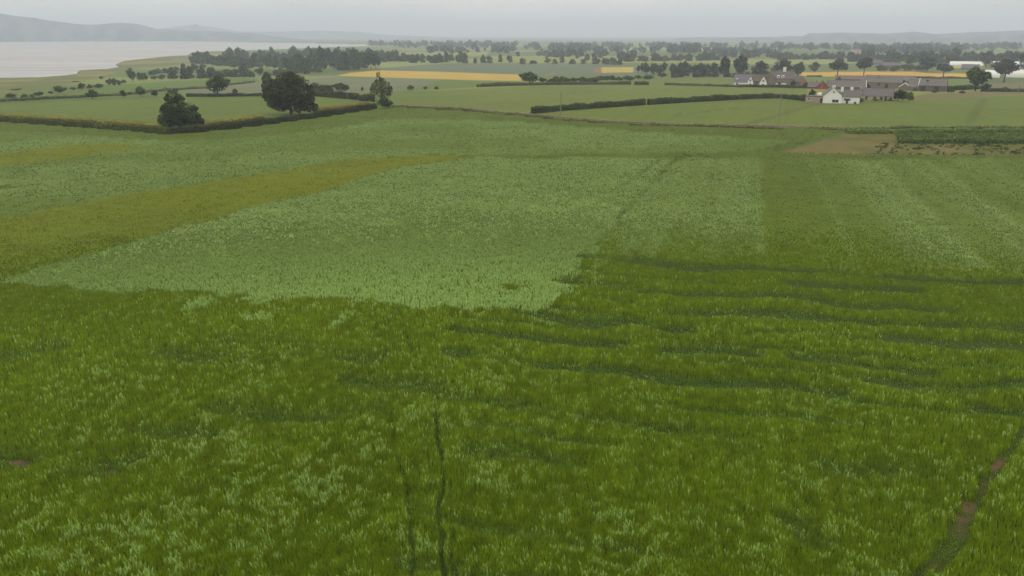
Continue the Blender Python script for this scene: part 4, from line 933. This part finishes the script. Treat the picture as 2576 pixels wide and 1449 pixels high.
for a in (-6, 5):
    d = MB().box((a - 3.2) * k, (a + 3.2) * k, 1.6, 3.8, 20 * k, 27 * k).build('dormer', M_FRAME, rf); window(d, a * k, 1.56, 21.5 * k, 0.8, 0.9)
wl2, rf2 = volume(o, 6, 24 * k, 20 * k, 33 * k, M_BROWNST, M_SLATE, cx=-25 * k, cy=3.2, turn=True, over=0.12); window(wl2, -25 * k, 0.18, 13 * k, 0.9, 1.2); window(wl2, -25 * k, .18, 3 * k, 0.9, 1.2)
cv = MB().box(-11 * k, 14 * k, -.9, 1.35, -.3, 7.5 * k).build('conservatory', M_FRAME, o)
for a in (-8, -2, 4, 10): window(cv, a * k, -.93, 2.5 * k, 0.9, 0.8)
p = at(2010, 218); k = mpu(p)
o = thing('house', 'small slate roofed house with brick side behind dark shrubs', 'house', p, facing(p))
wl, rf = volume(o, 26 * k, 7, 11 * k, 24 * k, M_BROWNST, M_SLATE, cx=-6 * k, cy=4, over=0.12); window(wl, -8 * k, .47, 3 * k, 1, 1.1)
wl, rf = volume(o, 6.5, 16 * k, 10 * k, 21 * k, M_BRICK, M_SLATE, cx=10 * k, cy=3.2, turn=True, over=0.12); window(wl, 10 * k, -.07, 3 * k, .9, 1.1)

# far buildings, polytunnels, tower
def polytunnel(u0, u1, vb, hgt, label, lanes=3):
    p = at((u0 + u1) / 2, vb); k = mpu(p); o = thing('polytunnel', label, 'polytunnel', p, facing(p), 'white polytunnels on the plain')
    Lw = (u1 - u0) * k; wd = 7.0; V = []; F = []
    for q in range(lanes):
        for i in range(9):
            a = math.pi * i / 8
            for x in (-Lw / 2, Lw / 2): V.append((x, q * wd + wd / 2 - math.cos(a) * wd / 2, math.sin(a) * hgt * k * (1 + 0.25 * q)))
        b = q * 18; F += [(b + 2 * i, b + 2 * i + 1, b + 2 * i + 3, b + 2 * i + 2) for i in range(8)]
    put('cover', mesh('cover', V, F, M_POLY, smooth=True), o)
    for s in (-1, 1): MB().box(s * Lw / 2 - .1, s * Lw / 2 + .1, 0.2, lanes * wd - .2, 0, hgt * k * .5).build('end_frame', M_WOOD, o)
polytunnel(2393, 2468, 165.5, 6.5, 'long white polytunnel between the two dark trees behind the yellow field')
polytunnel(2496, 2580, 164, 5.5, 'white polytunnel half hidden behind trees at the right edge')
polytunnel(2476, 2512, 195, 11, 'white polytunnel left of the copper tree')
polytunnel(2535, 2650, 196, 14, 'broad white polytunnel at the right edge beside the copper tree', 4)
p = at(2152, 142); k = mpu(p)
o = thing('tower_house', 'pinkish stone tower rising from the far wood', 'tower', p, 0.4)
wl = MB().box(-9 * k, 9 * k, -6, 6, -.5, 16 * k).build('wall', plain_mat('pink_sandstone', srgb(176, 150, 134), 0.12, .5), o)
MB().poly([(-9.3 * k, -6.3, 16 * k), (9.3 * k, -6.3, 16 * k), (9.3 * k, 6.3, 16 * k), (-9.3 * k, 6.3, 16 * k), (-7 * k, 0, 19 * k), (7 * k, 0, 19 * k)], [(0, 1, 5, 4), (1, 2, 5), (2, 3, 4, 5), (3, 0, 4)]).build('roof', M_SLATE, o)
for a in (-5, 0, 5): window(wl, a * k, -6.03, 9 * k, 1.4, 2.0)
for u, vb, L_, lab in ((2075, 147.5, 12, 'white far house left of the pink tower'), (2400, 131, 9, 'tiny white house before the right hills'), (2430, 156, 24, 'pale long shed behind the right trees'),
                       (2195, 163, 40, 'grey village house at the left of the row behind the yellow field'), (2240, 170, 44, 'grey village house in the middle of the row behind the yellow field'), (2440, 176, 40, 'grey village house below the polytunnels')):
    p = at(u, vb); k = mpu(p); white = 'white' in lab
    o = thing('far_house', lab, 'house', p, facing(p)); volume(o, L_ * k, 8, 3.2 * k + 1, 3.2 * k + 4.5, M_WHITE if white else M_BROWNST, M_SLATE, cy=4, over=0.2)
    for a in (-.25, .25): window(o, a * L_ * k, -.03, 1.0, 1.2, 1.3)

# poles
def pole(u, vb, vt, label, arm=True):
    p = at(u, vb); k = mpu(p); H = (vb - vt) * k * 1.03; o = thing('utility_pole', label, 'pole', (p[0], p[1], p[2] - .3), facing(p) + 0.3, 'wooden utility poles')
    MB().tube((0, 0, 0), (0, 0, H + .3), .17, .12, 10).build('post', M_WOOD, o)
    if arm:
        c = MB().box(-.85, .85, -.16, -.06, H - .35, H - .22).build('crossarm', M_WOOD, o)
        for x in (-.75, 0, .75): MB().tube((x, -.11, H - .22), (x, -.11, H - .02), .05, .035, 8).build('insulator', M_FRAME, c)
pole(1410, 306, 236, 'wooden utility pole by the rubble wall and ragged hedge')
pole(1957, 319, 237, 'tall wooden utility pole in front of the long hedge and stone house')
pole(2066, 228, 200, 'wooden pole in front of the red gable')
pole(2561, 233, 214, 'short wooden pole at the right edge by the roadside hedge')
pole(418, 246, 217, 'wooden pole among the shrubs behind the left pasture')
def post(u, vb, hgt, label):
    p = at(u, vb); o = thing('fence_post', label, 'post', (p[0], p[1], p[2] - .2), 0.4); 
    MB().box(-.07, .07, -.07, .07, 0, hgt + .2).poly([(-.07, -.07, hgt + .2), (.07, -.07, hgt + .2), (.07, .07, hgt + .2), (-.07, .07, hgt + .2), (0, 0, hgt + .28)], [(0, 1, 4), (1, 2, 4), (2, 3, 4), (3, 0, 4)]).build('stake', M_WOOD, o)
    MB().box(-.09, .09, -.1, -.075, hgt - .15, hgt + .05).build('plate', M_FRAME, o)
post(2555, 321, 1.4, 'pale marker post at the right end of the wheat field')

# ------------------------------------------------------------------ trees one can tell apart
GR = (1.25, 1.45, 1.2); OL = (1.6, 1.45, 1.2); BR = (1.7, 2.1, 1.1); CU_ = (1.35, 0.85, 1.1); GY = (1.5, 1.5, 1.9)
T = [ # u, base, top, width, kind, label, tint
 (548, 243, 189, 66, 'round', 'grey green tree standing behind the left pasture hedge', OL),
 (676, 240, 186, 34, 'tall', 'narrow tree half hidden behind the large round tree', OL),  # lighter leaf tint paints in haze, as it stands farther off
 (233, 249, 226, 30, 'round', 'small round tree alone at the far edge of left pasture', GR),
 (1964, 192, 144, 54, 'round', 'large dark tree rising behind the stone house chimneys', None),
 (2005, 196, 155, 38, 'round', 'dark tree behind the small slate roofed house', None),
 (2048, 182, 157, 32, 'round', 'smaller grey green tree left of yellow field', GR),
 (2107, 193, 152, 60, 'high', 'spreading tree with split crown before the yellow field', None),
 (2173, 192, 143, 50, 'high', 'tall lopsided tree in the middle of the yellow field edge', None),
 (2211, 178, 162, 20, 'round', 'small dark purple tree behind the yellow field', (0.8, 0.6, 0.9)),
 (2287, 174, 140, 28, 'high', 'slim open tree behind the village row', GR),
 (2332, 180, 145, 54, 'round', 'big dense dark tree behind the right yellow field', (0.75, 0.85, 0.95)),
 (2371, 195, 158, 52, 'high', 'dark flat topped tree at the hedge below polytunnels', (0.85, 0.9, 0.95)),
 (2455, 229, 167, 56, 'tall', 'olive willow like tree right of the dark clad barn', OL),
 (2524, 208, 153, 80, 'high', 'wide copper tinted tree at the right edge', CU_),
 (2480, 168, 133, 46, 'round', 'dark tree over the middle of the polytunnels', (0.8, 0.85, 1.0)),
 (2512, 162, 131, 32, 'round', 'grey tree between polytunnels at right', GR),
 (2542, 166, 128, 32, 'tall', 'tall dark tree near the right edge above the polytunnels', (0.8, 0.9, 1.1)),
 (2572, 178, 128, 34, 'round', 'dark tree cut by the right edge of the view', None),
 (2397, 162, 137, 44, 'round', 'dark tree left of the long white polytunnel', (0.8, 0.9, 1.1)),
 (2258, 254, 222, 30, 'tall', 'dark garden tree touching the sandstone cottage', None),
 (1333, 214, 180, 56, 'round', 'taller dark clump at the left end of the tree row', GR),
 (1822, 194, 145, 34, 'tall', 'tall dark tree beside the white house, left of the pair', None),
 (1862, 194, 143, 48, 'round', 'broad tall tree behind the purple slate roof', None),
 (1704, 194, 164, 48, 'round', 'dark round tree in the farm wood, left one', None),
 (1760, 194, 162, 46, 'round', 'dark round tree in the farm wood, right one', (0.8, 0.9, 0.95)),
 (1910, 194, 156, 54, 'round', 'wide dark tree behind the second white gable', None),
]
for u, vb, vt, wu, kd, lb, tn in T: tree(u, vb, vt, wu, kd, lb, tint=tn)
B = [
 (780 + 15, 235, 209, 46, 'bush', 'grey green bush just right of the round tree crown', GY), (824, 235, 211, 48, 'bush', 'grey green bush in the row before the fallow field, middle one', GY), (860, 235, 208, 52, 'bush', 'broad grey green bush, right end of the row before the fallow field', GY),
 (912, 230, 219, 10, 'bush', 'tiny bush alone left of the slender tree', GY), (1033, 228, 214, 20, 'bush', 'small dark bush right of the slender tree', GR), (1098, 226, 216, 13, 'bush', 'tiny dark bush on the fallow field corner', GR), (1070, 226, 217, 14, 'bush', 'tiny pale bush between two dark ones', GY),
 (310, 245, 227, 18, 'bush', 'small dark shrub left of the pale shrub behind pasture', None), (355, 243, 218, 38, 'bush', 'pale round shrub behind the left pasture', (2.0, 1.9, 1.8)), (391, 243, 225, 22, 'bush', 'dark shrub immediately left of the pole behind pasture', None), (437, 243, 222, 26, 'bush', 'grey shrub immediately right of the pole behind pasture', GY), (593, 240, 223, 18, 'bush', 'small shrub right of the grey green tree', GY),
 (2042, 244, 225, 22, 'bush', 'dark garden bush left of the cream tank', None), (2164, 259, 245, 22, 'bush', 'grey shrub between van and sandstone cottage', GY), (2203, 255, 247, 22, 'bush', 'bright green low bush in front of the sandstone cottage', (2.2, 2.6, 1.0)), (2286, 256, 232, 26, 'bush', 'light green bush at the right end of cottage garden', (2.0, 2.3, 1.0)), (2270, 254, 230, 30, 'bush', 'dark bush behind the light green garden bush', None), (2238, 254, 247, 16, 'bush', 'bright low shrub at the foot of the dark garden tree', (2.2, 2.6, 1.0)),
 (2182, 226, 212, 18, 'bush', 'small yard bush at the right end of the red gabled barn', GR), (2300, 230, 222, 20, 'bush', 'low scrub before the white verge boards of the right barn', OL), (2350, 234, 226, 26, 'bush', 'low nettle bank along the front of the dark clad barn', OL),
 (2110, 205, 192, 16, 'bush', 'bush behind the long roof of the red gabled barn', GR), (2268, 214, 200, 16, 'bush', 'yard shrub between the stone barn and the right barn', GR), (2150, 263, 256, 10, 'bush', 'tiny shrub in front of the white van', GY), (2420, 236, 228, 16, 'bush', 'low dark bush in the rough verge below the willow', None),
 (2392, 234, 221, 22, 'bush', 'dark bush off the right end of the dark clad barn', None), (2480, 231, 208, 28, 'bush', 'dark bush right of the willow like tree', None), (2527, 229, 219, 20, 'bush', 'dark bush by the short pole at right', None), (1994, 219, 203, 18, 'bush', 'dark shrub before the small slate roofed house', None), (2027, 220, 206, 20, 'bush', 'dark shrub right of the brick sided house', None), (1960, 218, 206, 14, 'bush', 'dark bush before the stone house conservatory', None),
]
for u, vb, vt, wu, kd, lb, tn in B: tree(u, vb, vt, wu, kd, lb, name='bush', cat='bush', tint=tn)
for u, vb, vt, wu in ((30, 248, 235, 34), (62, 247, 236, 18), (80, 245, 236, 18), (98, 244, 230, 26), (60, 254, 249, 18), (150, 235, 217, 44), (128, 236, 228, 14), (185, 228, 218, 20), (207, 227, 209, 24), (226, 225, 212, 16), (250, 222, 209, 34), (276, 218, 196, 16), (288, 217, 197, 20), (300, 216, 202, 16), (312, 211, 199, 14), (335, 208, 178, 20), (350, 205, 182, 18), (330, 200, 172, 20), (362, 205, 180, 22), (388, 202, 190, 22), (408, 201, 188, 24), (255, 200, 192, 16), (190, 207, 203, 20), (40, 228, 222, 30)):
    tree(u, vb, vt, wu, 'bush', 'dark shrub in the line of scrub between the meadow and the marsh', name='shrub', cat='shrub', group='scrub along the marsh', tint=GR)

# ------------------------------------------------------------------ rows and woods
def row(u0, u1, vb0, vb1, hgt, n, wid, label, group, kinds=('full', 'fulltall', 'full', 'round'), tint=None, jit=2.0, hv=0.25):
    r = random.Random(int(u0 * 7 + vb0))
    for i in range(n):
        t = (i + r.uniform(0.1, 0.9)) / n; u = u0 + (u1 - u0) * t; vb = vb0 + (vb1 - vb0) * t + r.uniform(-jit, jit); h = hgt * r.uniform(1 - hv, 1 + hv)
        tree(u, vb, vb - h, wid * r.uniform(0.75, 1.3), r.choice(kinds), label, seed=r.randrange(4), group=group, tint=tint)
G1 = 'trees of the shoreline wood'
row(486, 556, 158, 164, 26, 7, 26, 'tree on the point of the shoreline wood beside the water', G1, tint=GR)
row(560, 1000, 152, 152, 27, 30, 26, 'blue grey tree at the back of the shoreline wood against the water', G1, tint=GR, jit=2)
row(565, 720, 168, 172, 30, 11, 26, 'tree in the middle of the shoreline wood, left half', G1, tint=GR, jit=3)
row(715, 950, 178, 173, 44, 17, 30, 'tall tree in the dense right half of the shoreline wood', G1, tint=GR, jit=3)
row(430, 620, 199, 194, 28, 9, 30, 'front row tree of the shoreline wood behind the meadow', G1, tint=GR, jit=2)
row(630, 810, 194, 182, 20, 10, 28, 'low front tree of the shoreline wood above the fallow field', G1, tint=GR, jit=3)
row(370, 515, 188, 172, 14, 12, 18, 'scrubby tree along the marsh leading to the shoreline wood', G1, tint=GR, jit=2)
row(955, 1180, 156, 158, 24, 17, 22, 'tree in the dark line beyond the centre yellow field', 'trees beyond the yellow field', tint=GR)
row(1190, 1300, 158, 158, 16, 6, 16, 'scattered tree right of the dark line beyond the yellow field', 'trees beyond the yellow field', tint=GR)
row(1310, 1500, 159, 160, 13, 8, 20, 'small tree in the thin line behind the grey green field', 'trees beyond the yellow field', tint=GR)
row(1500, 1566, 161, 161, 15, 6, 18, 'tree in the short dense line above the small yellow field', 'trees beyond the yellow field', tint=GR)
row(1380, 1470, 143, 142, 18, 8, 20, 'far pale tree of the block in the centre plain', 'trees of the far plain', tint=GR, jit=1)
row(1570, 1810, 154, 152, 17, 15, 24, 'blue grey tree of the long block left of the farm', 'trees of the far plain', tint=GR, jit=1)
row(1600, 1660, 186, 190, 26, 7, 12, 'slim pale tree of the open row beside the small yellow field', 'trees of the farm wood', kinds=('tall', 'thin'), tint=GR)
row(1640, 1810, 188, 188, 28, 13, 22, 'grey green tree at the back of the farm wood', 'trees of the farm wood', kinds=('tall', 'round'), tint=GR, jit=2)
row(1660, 1930, 195, 194, 14, 14, 24, 'low dark tree along the front of the farm wood', 'trees of the farm wood', jit=1)
row(1360, 1500, 212, 210, 17, 9, 28, 'grey green bushy tree in the clump row, left half', 'trees of the clump row', kinds=('bush', 'round'), tint=OL)
row(1505, 1645, 205, 199, 13, 9, 28, 'grey green bushy tree in the clump row, right half', 'trees of the clump row', kinds=('bush', 'round'), tint=GR)
row(1936, 2140, 150, 150, 18, 16, 22, 'tree of the far wood left of the pink tower', 'trees of the right plain', tint=GR)
row(2140, 2300, 156, 158, 26, 13, 22, 'tree of the far wood right of the pink tower', 'trees of the right plain', tint=GR)
row(2290, 2410, 157, 160, 30, 9, 26, 'tree of the far wood behind the long polytunnel', 'trees of the right plain', tint=GR)
row(2415, 2600, 156, 156, 24, 12, 26, 'tree of the far wood at the right edge', 'trees of the right plain', tint=GR)
row(2210, 2330, 180, 179, 14, 9, 24, 'tree among the village houses behind the yellow field', 'trees of the village', kinds=('bush', 'round'), tint=OL)

def far_wood(name, spec, seed, label):
    """woods and hedge lines so far off that they read as one mass"""
    r = np.random.default_rng(seed); Vs = []; Cs = []
    for u0, u1, v0, v1, n, hm in spec:
        for q in range(int(n * 0.66)):
            p = np.array(at(r.uniform(u0, u1), r.uniform(v0, v1))); h = hm * r.uniform(0.6, 1.3); w_ = h * r.uniform(0.35, 0.7); k = 60
            dv = r.normal(size=(k, 3)); dv /= np.linalg.norm(dv, axis=1)[:, None]
            c = p + dv * r.uniform(0.5, 1, (k, 1)) * np.array([w_, w_, h * 0.5]) + np.array([0, 0, h * 0.52])
            t = r.normal(size=(k, 3)) * h * 0.13; b = r.normal(size=(k, 3)) * h * 0.1
            Vs.append(np.stack([c - t, c + b, c + t, c - b], 1).reshape(-1, 3)); Cs.append(np.tile(np.array(srgb(66, 78, 60)) * r.uniform(0.8, 1.25), (k * 4, 1)))
    V = np.vstack(Vs); tag(put(name, mesh(name, V, np.arange(len(V)).reshape(-1, 4), M_LEAF, np.vstack(Cs))), label, 'wood', kind='stuff')
far_wood('far_woods', [(930, 1300, 113, 117, 130, 15), (1000, 1700, 117, 121, 130, 14), (1240, 1700, 122, 134, 110, 12), (1080, 1300, 124, 136, 60, 12), (1685, 1760, 128, 135, 60, 16), (1770, 1960, 125, 147, 110, 11), (1640, 2000, 117, 122, 120, 14),
                       (1940, 2600, 120, 128, 240, 14), (1300, 1600, 140, 153, 30, 11), (2150, 2420, 128, 136, 120, 15), (1380, 1480, 122, 126, 50, 14)], 900, 'hazy woods and hedgerows scattered over the far plain')

# ------------------------------------------------------------------ the hazy summer air
hb = MB().box(-15500, 15500, -15500, 15500, SEA - 6, 250)
hm = bpy.data.materials.new('haze'); hm.use_nodes = True; t = hm.node_tree
t.nodes.remove(t.nodes['Principled BSDF']); pv = t.nodes.new('ShaderNodeVolumePrincipled')
pv.inputs['Density'].default_value = 2.2e-4; pv.inputs['Color'].default_value = (0.80, 0.88, 1.0, 1); pv.inputs['Anisotropy'].default_value = 0.0
pv.inputs['Density Attribute'].default_value = ''
t.links.new(pv.outputs[0], t.nodes['Material Output'].inputs['Volume'])
tag(hb.build('haze', hm), kind='stuff')
print('TREES', NTREE[0])
